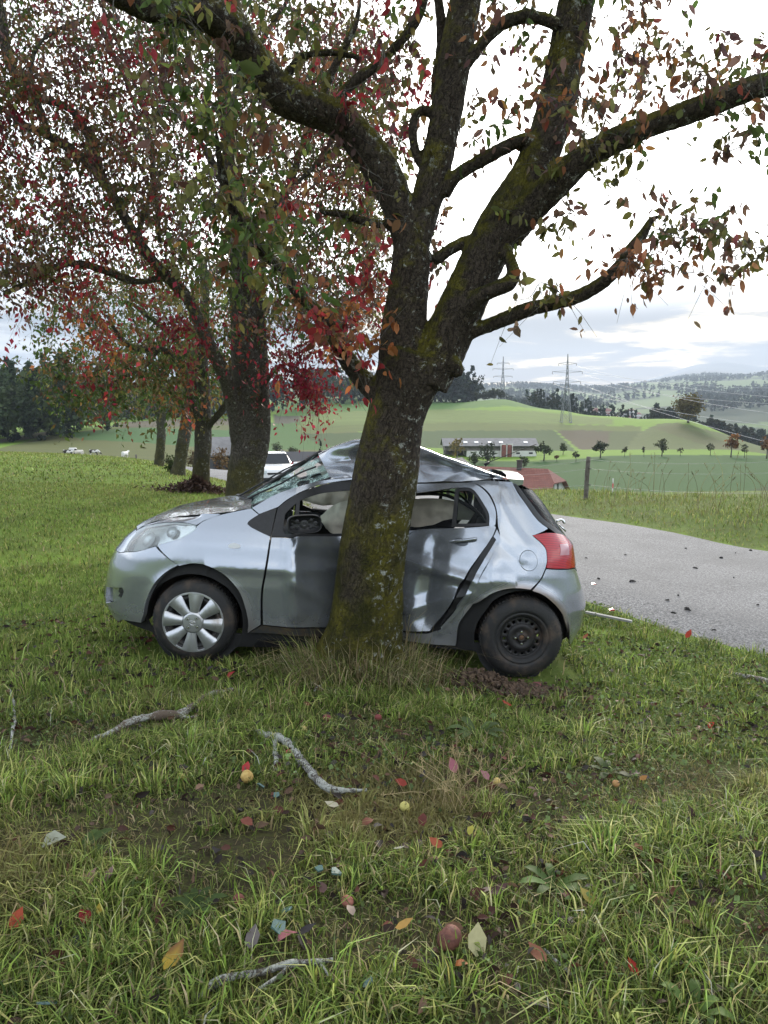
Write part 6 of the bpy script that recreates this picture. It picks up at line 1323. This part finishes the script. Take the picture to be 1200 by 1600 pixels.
# red-roofed farmhouse
hx = (808 - 600) / FPX * 136; hz = P(820, 730, 138)[2] - 6.9
house = thing('farmhouse', 'white farmhouse with a large red tiled roof, chimney and skylight below the road', 'house', (hx, 137, hz), rz=rad(-32))
mb = MB(); mb.box((0, 0, .9), (15.2, 11, 4.0)); V = [(7.6, -5.5, 2.9), (7.6, 5.5, 2.9), (7.6, 3.1, 4.6), (7.6, -3.1, 4.6)]; mb.add(V, [(0, 1, 2, 3)]); mb.obj('wall', white_m, house, False)
hr = gable('roof', house, 15.2, 11, 3.0, 6.9, .9, tile_m, hip=2.4)
mb = MB(); mb.box((.8, -.3, 7.3), (.8, .8, 1.9)); mb.box((.8, -.3, 8.3), (1, 1, .15)); mb.obj('chimney', mat('chimney_brick', (.06,.05,.045), .9, var=.2), hr, False)
mb = MB(); mb.box((1.8, -3.3, 4.62), (1.0, 1.3, .16), Matrix.Rotation(math.atan(3.9 / 5.5), 3, 'X')); sk = mb.obj('skylight', skyl_m, hr, False); mb = MB(); mb.box((1.8, -3.36, 4.70), (.8, 1.1, .1), Matrix.Rotation(math.atan(3.9 / 5.5), 3, 'X')); mb.obj('pane', mat('sky_pane', (.25,.32,.42), .1), sk, False)
for y_, z_ in ((-3, 1.6), (0, 1.6), (-1.2, 3.6), (1.3, 3.6)): 
    mb = MB(); mb.box((7.63, y_, z_), (.1, .9, 1.2)); wn = mb.obj('window', win_m, house, False); mb = MB(); mb.box((7.68, y_, z_), (.06, .08, 1.2)); mb.obj('glazing_bar', white_m, wn, False)
for x_ in (-5, -2, 1, 4): mb = MB(); mb.box((x_, -5.53, 1.2), (1, .1, 1.2)); mb.obj('window', win_m, house, False)
# dark shed left of the barn, roofs along the road behind
def shed(label, px, base, d, L, Dp, zw, zr, roof_m, wall_m, rz=0, name='shed', lift=0):
    p = P(px, base, d); p[2] = min(p[2], gz(p[0], p[1])) - .3 if lift == 0 else p[2]; root = thing(name, label, name, p, rz=rad(rz)); mb = MB(); mb.box((0, 0, zw / 2), (L, Dp, zw)); mb.add([(-L/2,-Dp/2,zw),(-L/2,Dp/2,zw),(-L/2,0,zr-.2),(L/2,-Dp/2,zw),(L/2,Dp/2,zw),(L/2,0,zr-.2)], [(0,2,1),(3,4,5)]); mb.obj('wall', wall_m, root, False); gable('roof', root, L, Dp, zw, zr, .5, roof_m)
    mb = MB(); mb.box((0, -Dp / 2 - .02, zw * .4), (1.6, .12, zw * .7)); mb.obj('door', win_m, root, False); return root
shed('dark-roofed shed in front of the left end of the barn', 714, 726, 215, 6.5, 5, 1.8, 3.6, darkroof_m, wood_m, 60)
shed('long low building with a dark roof beyond the white car', 470, 716, 165, 22, 8, 1.6, 3.3, darkroof_m, wood_m, 0)
shed('low hut with a pale gravel-grey gable roof right of the white car', 462, 735, 62, 4.4, 3.4, 1.2, 2.0, mat('gravel_roof', (.22,.20,.19), .95, var=.25, scale=14), wood_m, 62)
shed('dark shed behind the trunks with a grey pitched roof', 352, 722, 95, 5, 6, 2.6, 4.4, slate_m, darkroof_m, 30)
# village in the valley
for k in range(20):
    px, d = r5.uniform(905, 1000), r5.uniform(1380, 1720); X = (px - 600) / FPX * d; p = (X, d, gz(X, d)); root = thing('village_house', 'tiny pale house with a reddish roof in the valley village', 'house', p, 'houses of the valley village', rz=r5.uniform(-.8, .8)); L = r5.uniform(9, 16)
    mb = MB(); mb.box((0, 0, 3), (L, 9, 6)); mb.obj('wall', white_m, root, False); gable('roof', root, L, 9, 6, 9.5, .8, tile_m if k % 3 else slate_m)
# ---- pylons and lines
steel2 = mat('galvanised_steel', (.20,.21,.22), .5, metal=.4)
def pylon(label, px, base_y, top_y, d, arms, th=.17):
    p = P(px, base_y, d); zt = P(px, top_y, d)[2]; p[2] = min(p[2], gz(p[0], p[1])) ; H = zt - p[2]; root = thing('pylon', label, 'pylon', p); mb = MB(); s0, s1, zk = H * .072, H * .016, .62
    def wdt(q): return s0 + (s1 - s0) * min(q / zk, 1) if q < zk else s1 * (1 - (q - zk) / (1 - zk) * .85)
    lv = [0, .16, .30, .42, .52, .60, .68, .76, .84, .92, 1.0]
    for sx, sy in ((1,1),(1,-1),(-1,1),(-1,-1)):
        for a_, b_ in zip(lv[:-1], lv[1:]): mb.tube([(sx*wdt(a_), sy*wdt(a_), a_*H), (sx*wdt(b_), sy*wdt(b_), b_*H)], th, 4)
    mb.obj('leg', steel2, root, False); mb = MB()
    for a_, b_ in zip(lv[:-1], lv[1:]):
        for sy in (1, -1):
            for q in ((1, -1), (-1, 1)): mb.tube([(q[0]*wdt(a_), sy*wdt(a_), a_*H), (q[1]*wdt(b_), sy*wdt(b_), b_*H)], th*.55, 4); mb.tube([(sy*wdt(a_), q[0]*wdt(a_), a_*H), (sy*wdt(b_), q[1]*wdt(b_), b_*H)], th*.55, 4)
    mb.obj('lattice', steel2, root, False); tips = []
    for q, hw in arms:
        mb = MB(); z = q * H
        for s_ in (1, -1): mb.tube([(0, 0, z + H*.012), (s_*hw*H, 0, z)], th*.8, 4); mb.tube([(0, 0, z - H*.022), (s_*hw*H, 0, z)], th*.8, 4); tips.append(np.array(p) + (s_*hw*H, 0, z - H*.035)); 
        o = mb.obj('crossarm', steel2, root, False)
        for s_ in (1, -1): mb = MB(); mb.tube([(s_*hw*H, 0, z), (s_*hw*H, 0, z - H*.035)], th*.9, 6); mb.obj('insulator', mat('insulator', (.10,.09,.09), .3), o)
    for s_ in (1, -1): mb = MB(); mb.box((s_*s0, 0, .2), (1.6, 2.6, .9)); mb.obj('footing', mat('concrete', (.4,.4,.38), .9), root, False)
    return tips
tp = pylon('nearer and larger lattice pylon standing on the field crest', 884, 660, 553, 482, [(.60,.20),(.745,.22),(.865,.13)])
pylon('smaller distant pylon behind the left end of the crest', 785, 628, 557, 720, [(.58,.2),(.74,.22),(.86,.13)], .22)
wire_m = mat('cable', (.42,.43,.45), .4, metal=.3)
for k, (i, ex, ey, sag) in enumerate([(5,1330,606,26),(4,1330,628,22),(3,1330,636,24),(2,1330,662,18),(1,1330,678,22),(0,1330,722,16)]):
    a = tp[i]; e = P(ex, ey, 250); q = np.linspace(0, 1, 40)[:, None]; c_ = a * (1 - q) + e * q; c_[:, 2] -= 4 * (sag / FPX * 380) * (q[:, 0] * (1 - q[:, 0])) * .5
    mb = MB(); mb.tube(c_, .075, 4, False); mb.obj('power_line', wire_m, None, label=['lowest','second lowest','third lowest','third highest','second highest','topmost'][i] + ' pale high-voltage cable from the larger pylon to the right edge', cat='cable', group='cables of the power line')
# ---- fence on the verge
post_m = mat('fence_wood', (.085,.07,.06), .95, col2=(.16,.15,.13), scale=12, bump=.6, bscale=40)
fence = thing('fence', 'weathered post and wire fence on the grass verge beyond the road', 'fence', P(915, 786, 19.5)); fo = np.array(fence.location)
fposts = [(700,766,25,.95),(915,786,19.5,1.12),(1262,800,14.6,1.1),(1700,860,11.5,1.1)]; tops = []
for px, py, d, h in fposts:
    p = P(px, py, d); p[2] = gz(p[0], p[1]); mb = MB(); mb.tube(catmull([p - fo + [0, 0, -.15], p - fo + [.01, 0, h * .5], p - fo + [.035, 0, h]], 4), np.array([.07,.068,.066,.062,.064,.066,.06,.062,.055]) * .95, 9); po = mb.obj('post', post_m, fence); tops.append((p - fo, h))
    for q in (.34, .72): mb = MB(); mb.tube([p - fo + [.04, -.05, h*q], p - fo + [.10, -.07, h*q]], .016, 6); mb.obj('insulator', black_m, po)
for q in (.34, .72, .93):
    mb = MB(); 
    for (a, ha), (b_, hb_) in zip(tops[:-1], tops[1:]):
        u = np.linspace(0, 1, 12)[:, None]; c_ = (a + [.05, -.06, ha*q]) * (1 - u) + (b_ + [.05, -.06, hb_*q]) * u; c_[:, 2] -= .10 * 4 * u[:, 0] * (1 - u[:, 0]); mb.tube(c_, .0035, 4, False)
    mb.obj('wire', mat('fence_wire', (.45,.46,.46), .4, metal=.4), fence)
p = on_ground(957, 772); p = P(957, 772, 21); p[2] = gz(p[0], p[1]); mk = thing('marker_stake', 'small red and white marker stake right of the fence post', 'stake', p)
for k, m in enumerate((white_m, mat('signal_red', (.45,.03,.03), .5), white_m)): mb = MB(); mb.lathe([(k*.14,.018),(k*.14+.14,.018),(k*.14+.14,.001)], 10, 'z'); mb.obj('band', m, mk)
mb = MB()
for i in range(64):
    x = r5.choice([r5.uniform(940, 1030), r5.uniform(1000, 1210), r5.uniform(880, 1210)]); d = r5.uniform(13, 17) + (1200 - x) / 330 * 4; X = (x - 600) / FPX * d; p = np.array([X, d, gz(X, d)])
    if road_dist([p[0]], [p[1]])[0][0] < RW + 1.2: continue
    h = r5.uniform(.45, 1.15); b_ = r5.normal(size=2) * .16; q = catmull([p, p + [b_[0]*.4, b_[1]*.4, h*.6], p + [b_[0]*1.6, b_[1]*1.2, h]], 4); c_ = np.array((.30,.27,.15)) * math.exp(r5.normal() * .25); mb.tube(q, np.linspace(.0055, .003, len(q)), 4, False, c_)
    for k in range(5): s_ = q[-1]*(1 - k/9) + q[-3]*(k/9); mb.tube([s_, s_ + r5.normal(size=3)*.02 + [0, 0, .04]], [.007, .002], 3, False, c_)
obj('dry_stalks', mb.mesh('dry_stalks', blade_m, False, True), kind='stuff')
# ---- cattle on the far pasture
cow_w, t, b = new_mat('cow_hide'); g = N(t, 'ShaderNodeTexCoord'); t.links.new(mixc(t, maprange(t, noise_node(t, g.outputs['Object'], 1.3, 2), .45, .48, 0, 1), (.72,.70,.66), (.03,.025,.022)), b.inputs['Base Color']); b.inputs['Roughness'].default_value = .9
def cow(label, px, d, rz, m=None, graze=False, lying=False):
    X = (px - 600) / FPX * d; root = thing('cow', label, 'cow', (X, d, gz(X, d) - (.55 if lying else 0)), 'cattle on the far pasture', rz=rad(rz)); m = m or cow_w; bm = bmesh.new(); me = bpy.data.meshes.new('body'); hz_ = .55 if graze else 1.5
    J = [(-1.0,0,1.25,.30),(-.6,0,1.12,.36),(0,0,1.08,.40),(.6,0,1.12,.36),(.9,0,1.25,.26),(1.25,0,(1.05 if graze else 1.42),.19),(1.5,0,hz_+.05,.16),(1.85,0,hz_-.12,.11),
         (-.85,.2,.75,.16),(-.9,.2,.42,.08),(-.85,.2,.0,.07),(-.85,-.2,.75,.16),(-.9,-.2,.42,.08),(-.85,-.2,.0,.07),(.7,.2,.7,.13),(.72,.2,.38,.075),(.72,.2,0,.065),(.7,-.2,.7,.13),(.72,-.2,.38,.075),(.72,-.2,0,.065),(-1.15,0,1.2,.05),(-1.25,0,.55,.04),(1.48,.22,hz_+.12,.05),(1.48,-.22,hz_+.12,.05)]
    E = [(2,1),(1,0),(2,3),(3,4),(4,5),(5,6),(6,7),(1,8),(8,9),(9,10),(1,11),(11,12),(12,13),(3,14),(14,15),(15,16),(3,17),(17,18),(18,19),(0,20),(20,21),(6,22),(6,23)]
    vs = [bm.verts.new(j[:3]) for j in J]; [bm.edges.new((vs[a_], vs[b_])) for a_, b_ in E]; bm.to_mesh(me); bm.free(); o = obj('body', me, root); md = o.modifiers.new('s', 'SKIN'); sv_ = me.skin_vertices[0].data
    for i, j in enumerate(J): sv_[i].radius = (j[3], j[3]); sv_[i].use_root = (i == 2)
    o.modifiers.new('d', 'SUBSURF').levels = 1; dg = bpy.context.evaluated_depsgraph_get(); m2 = bpy.data.meshes.new_from_object(o.evaluated_get(dg)); o.modifiers.clear(); o.data = m2; m2.materials.clear(); m2.materials.append(m); bpy.data.meshes.remove(me)
cow('black and white cow standing at the left end of the herd', 108, 168, 20); cow('pale cow grazing right of the black and white cow', 124, 170, 170, mat('cow_pale', (.66,.62,.55), .9), True); cow('black and white cow grazing alone left of the standing white cow', 148, 178, 0, graze=True); cow('white cow standing alone at the right end of the herd', 196, 160, 80, mat('cow_white', (.75,.74,.70), .9))
tr_ = thing('water_tank', 'small white water trailer behind the cows', 'trailer', (*P(114, 706, 182)[:2], gz(*P(114, 706, 182)[:2])))
mb = MB(); mb.tube([(-.9, 0, 1.1), (-.8, 0, 1.1), (.8, 0, 1.1), (.9, 0, 1.1)], [.4, .62, .62, .4], 14); mb.obj('tank', white_m, tr_); mb = MB(); mb.box((0, 0, .5), (2, 1, .12)); mb.tube([(1, 0, .5), (1.7, 0, .4)], .05, 6); mb.obj('chassis', steel2, tr_, False)
for s_ in (-.55, .55): mb = MB(); mb.lathe([(-.1, .12), (-.1, .32), (.1, .32), (.1, .12)], 16, 'y', (0, s_, .32)); mb.obj('wheel', black_m, tr_)
p = on_ground(213, 722); st = obj('pasture_post', None, None); bpy.data.objects.remove(st); mb = MB(); mb.tube([(0, 0, -.1), (.01, 0, .5), (0, 0, 1.0)], [.09, .085, .08], 8); mb.tube([(0, 0, 1.0), (0, 0, 1.03)], [.08, .03], 8); obj('pasture_post', mb.mesh('pasture_post', post_m), None, 'short wooden post at the edge of the meadow near the cows', 'post', loc=P(213, 724, 62) * [1, 1, 0] + [0, 0, gz(*P(213, 724, 62)[:2])])
# ---- white car waiting on the road
wp_m = mat('white_paint', (.72,.73,.74), .25, coat=1); wc = P(427, 755, 31); wc[2] = road_z(wc[0], wc[1]); wcar = thing('white_car', 'white car with a black grille stopped on the road behind the thick trunk', 'car', wc, rz=math.atan2(-.97, .23))
ST = [(-2.1,.35,.62,.78,.98,.70),(-2.05,.30,.75,.84,1.25,.66),(-1.6,.25,.85,.86,1.50,.60),(-.8,.22,.88,.87,1.56,.62),(.0,.22,.90,.87,1.55,.62),(.35,.22,.92,.87,1.48,.61),(.95,.22,.95,.87,1.0,.72),(1.3,.22,.88,.86,.97,.66),(1.75,.25,.78,.83,.90,.60),(1.98,.30,.60,.76,.80,.55),(2.08,.36,.52,.62,.62,.45)]
V, n_ = [], 10
for x, zb, zs, w_, zt, wt in ST: V += [(x, s_ * a_, z_) for s_, a_, z_ in [(-1,.0,zb),(-1,w_*.9,zb),(-1,w_,(zb+zs)/2),(-1,w_,zs),(-1,wt,zt-.02),(1,0,zt),(1,wt,zt-.02),(1,w_,zs),(1,w_,(zb+zs)/2),(1,w_*.9,zb)]]
F = [(i*n_+j, (i+1)*n_+j, (i+1)*n_+(j+1)%n_, i*n_+(j+1)%n_) for i in range(len(ST)-1) for j in range(n_)] + [list(range(n_)), [(len(ST)-1)*n_+j for j in range(n_)][::-1]]
wcar.scale = (.88, .88, .84); mb = MB(); mb.add(V, F); bo = mb.obj('body', wp_m, wcar); sharpen(bo, 35)
mb = MB(); mb.add([(.42,-.60,1.46),(.42,.60,1.46),(.97,.74,1.02),(.97,-.74,1.02),(.36,-.55,1.50),(.36,.55,1.50)], [(3,2,1,0),(0,1,5,4)]); mb.V[0] = mb.V[0] + [.03, 0, .012]; mb.obj('windscreen', win_m, wcar, False)
for s_ in (-1, 1): 
    mb = MB(); mb.add(np.array([(.30,s_*.665,1.40),(.80,s_*.83,1.0),(-.5,s_*.885,.97),(-.5,s_*.665,1.46),(-1.5,s_*.87,.98),(-1.4,s_*.65,1.40)]) + [0, s_*.012, 0], [(0,1,2,3),(3,2,4,5)]); mb.obj('side_window', win_m, wcar, False)
    rbox('mirror', (.14, .2, .14), .04, wp_m, wcar, (.72, s_ * .98, 1.02)); rbox('headlight', (.30, .30, .16), .05, lens_m, wcar, (1.94, s_ * .60, .70)); rbox('headlight_bowl', (.2, .22, .1), .04, mat('amber_lamp', (.75,.55,.42), .2), wcar, (1.90, s_ * .60, .70)); 
    for x in (-1.3, 1.3): mb = MB(); mb.lathe([(-.1, .2), (-.1, .31), (.1, .31), (.1, .2)], 24, 'y', (x, s_ * .78, .31)); wo = mb.obj('wheel', rub_m, wcar); mb = MB(); mb.lathe([(-.08*s_, .2), (.08*s_, .19), (.09*s_, .05), (.09*s_, .001)], 20, 'y', (x, s_ * .78, .31)); mb.obj('rim', cap_m, wo)
rbox('grille', (.06, .86, .13), .02, black_m, wcar, (2.05, 0, .62)); rbox('lower_bumper', (.2, 1.45, .22), .06, black_m, wcar, (2.0, 0, .36))
for s_ in (-.5, .5): mb = MB(); mb.tube([(-1.2, s_, 1.60), (.1, s_, 1.60)], .02, 6); mb.obj('roof_rail', black_m, wcar)
# ---- bits on the asphalt and the strip beside it
deb_m = mat('debris_dark', (.03,.028,.025), .9, var=.4, scale=30)
for k in range(26):
    q = r5.random(); px, py = r5.uniform(905, 1195), 1010 - 150 * r5.random() ** 1.6; p = on_ground(px, py); dd, s_, sd = road_dist([p[0]], [p[1]])
    if dd[0] > RW - .1: continue
    p[2] = road_z(p[0], p[1]) + .008; mb = MB(); L = r5.uniform(.010, .038); n_ = r5.normal(size=3) * .4; mb.tube(catmull([(-L, 0, 0), (0, L * n_[0] * .5, .008), (L, L * n_[1], .004)], 3), np.array([.003, .008, .011, .009, .010, .007, .003]) * r5.uniform(.7, 1.6), 5); mb.tube([(0, 0, .005), (L * .4, L * .5 * n_[2], .008)], [.006, .002], 4)
    o = obj('road_debris', mb.mesh('road_debris', deb_m, False), None, 'dark scrap of bark or twig lying on the asphalt', 'debris', 'scraps scattered on the asphalt', loc=p); o.rotation_euler = (0, 0, r5.uniform(0, 6.28))
A_, B_ = on_ground(914, 963), on_ground(986, 978); mb = MB(); d_ = B_ - A_; n_ = np.array([-d_[1], d_[0], 0]); n_ /= np.linalg.norm(n_); mb.add([(0,0,0), d_, d_ + n_*.04, n_*.04, (0,0,.02), d_ + [0,0,.02], d_ + n_*.04 + [0,0,.02], n_*.04 + [0,0,.02]], [(0,3,2,1),(4,5,6,7),(0,1,5,4),(1,2,6,5),(2,3,7,6),(3,0,4,7)]); obj('torn_trim', mb.mesh('torn_trim', mat('pale_trim', (.26,.26,.25), .8), False), None, 'pale straight strip lying at the road edge behind the rear bumper', 'trim strip', loc=A_ + [0, 0, .03])
for px, py, label in [(924,905-18,'red piece of broken lamp on the road edge behind the bumper'),(952,928,'second red lamp fragment by the pale strip')]:
    p = on_ground(px, py + 30); mb = MB(); mb.add([(0,0,0),(.06,.01,.004),(.05,.05,.01),(.01,.04,.004),(0,0,.012),(.06,.01,.016),(.05,.05,.022),(.01,.04,.016)], [(0,3,2,1),(4,5,6,7),(0,1,5,4),(1,2,6,5),(2,3,7,6),(3,0,4,7)]); obj('lamp_fragment', mb.mesh('lamp_fragment', red_m, False), None, label, 'fragment', loc=p + [0, 0, .02])
# ------------------------------------------------------------------ haze
hm = bpy.data.materials.new('haze'); hm.use_nodes = True; t = hm.node_tree; t.nodes.clear()
o_ = N(t, 'ShaderNodeOutputMaterial'); pv = N(t, 'ShaderNodeVolumePrincipled')
pv.inputs['Color'].default_value = (.72, .84, 1, 1); pv.inputs['Density'].default_value = 0.9e-4; pv.inputs['Anisotropy'].default_value = .2
t.links.new(pv.outputs[0], o_.inputs['Volume'])
hb = MB(); zlo, zhi = float(GZ.min()) - 1, float(GZ.max()) + 3
hb.box((0, 0, (zlo + zhi) / 2), (20400, 20400, zhi - zlo))
obj('haze', hb.mesh('haze', hm, False), kind='stuff')
print('SCRIPT', round(time.time() - T0, 1))
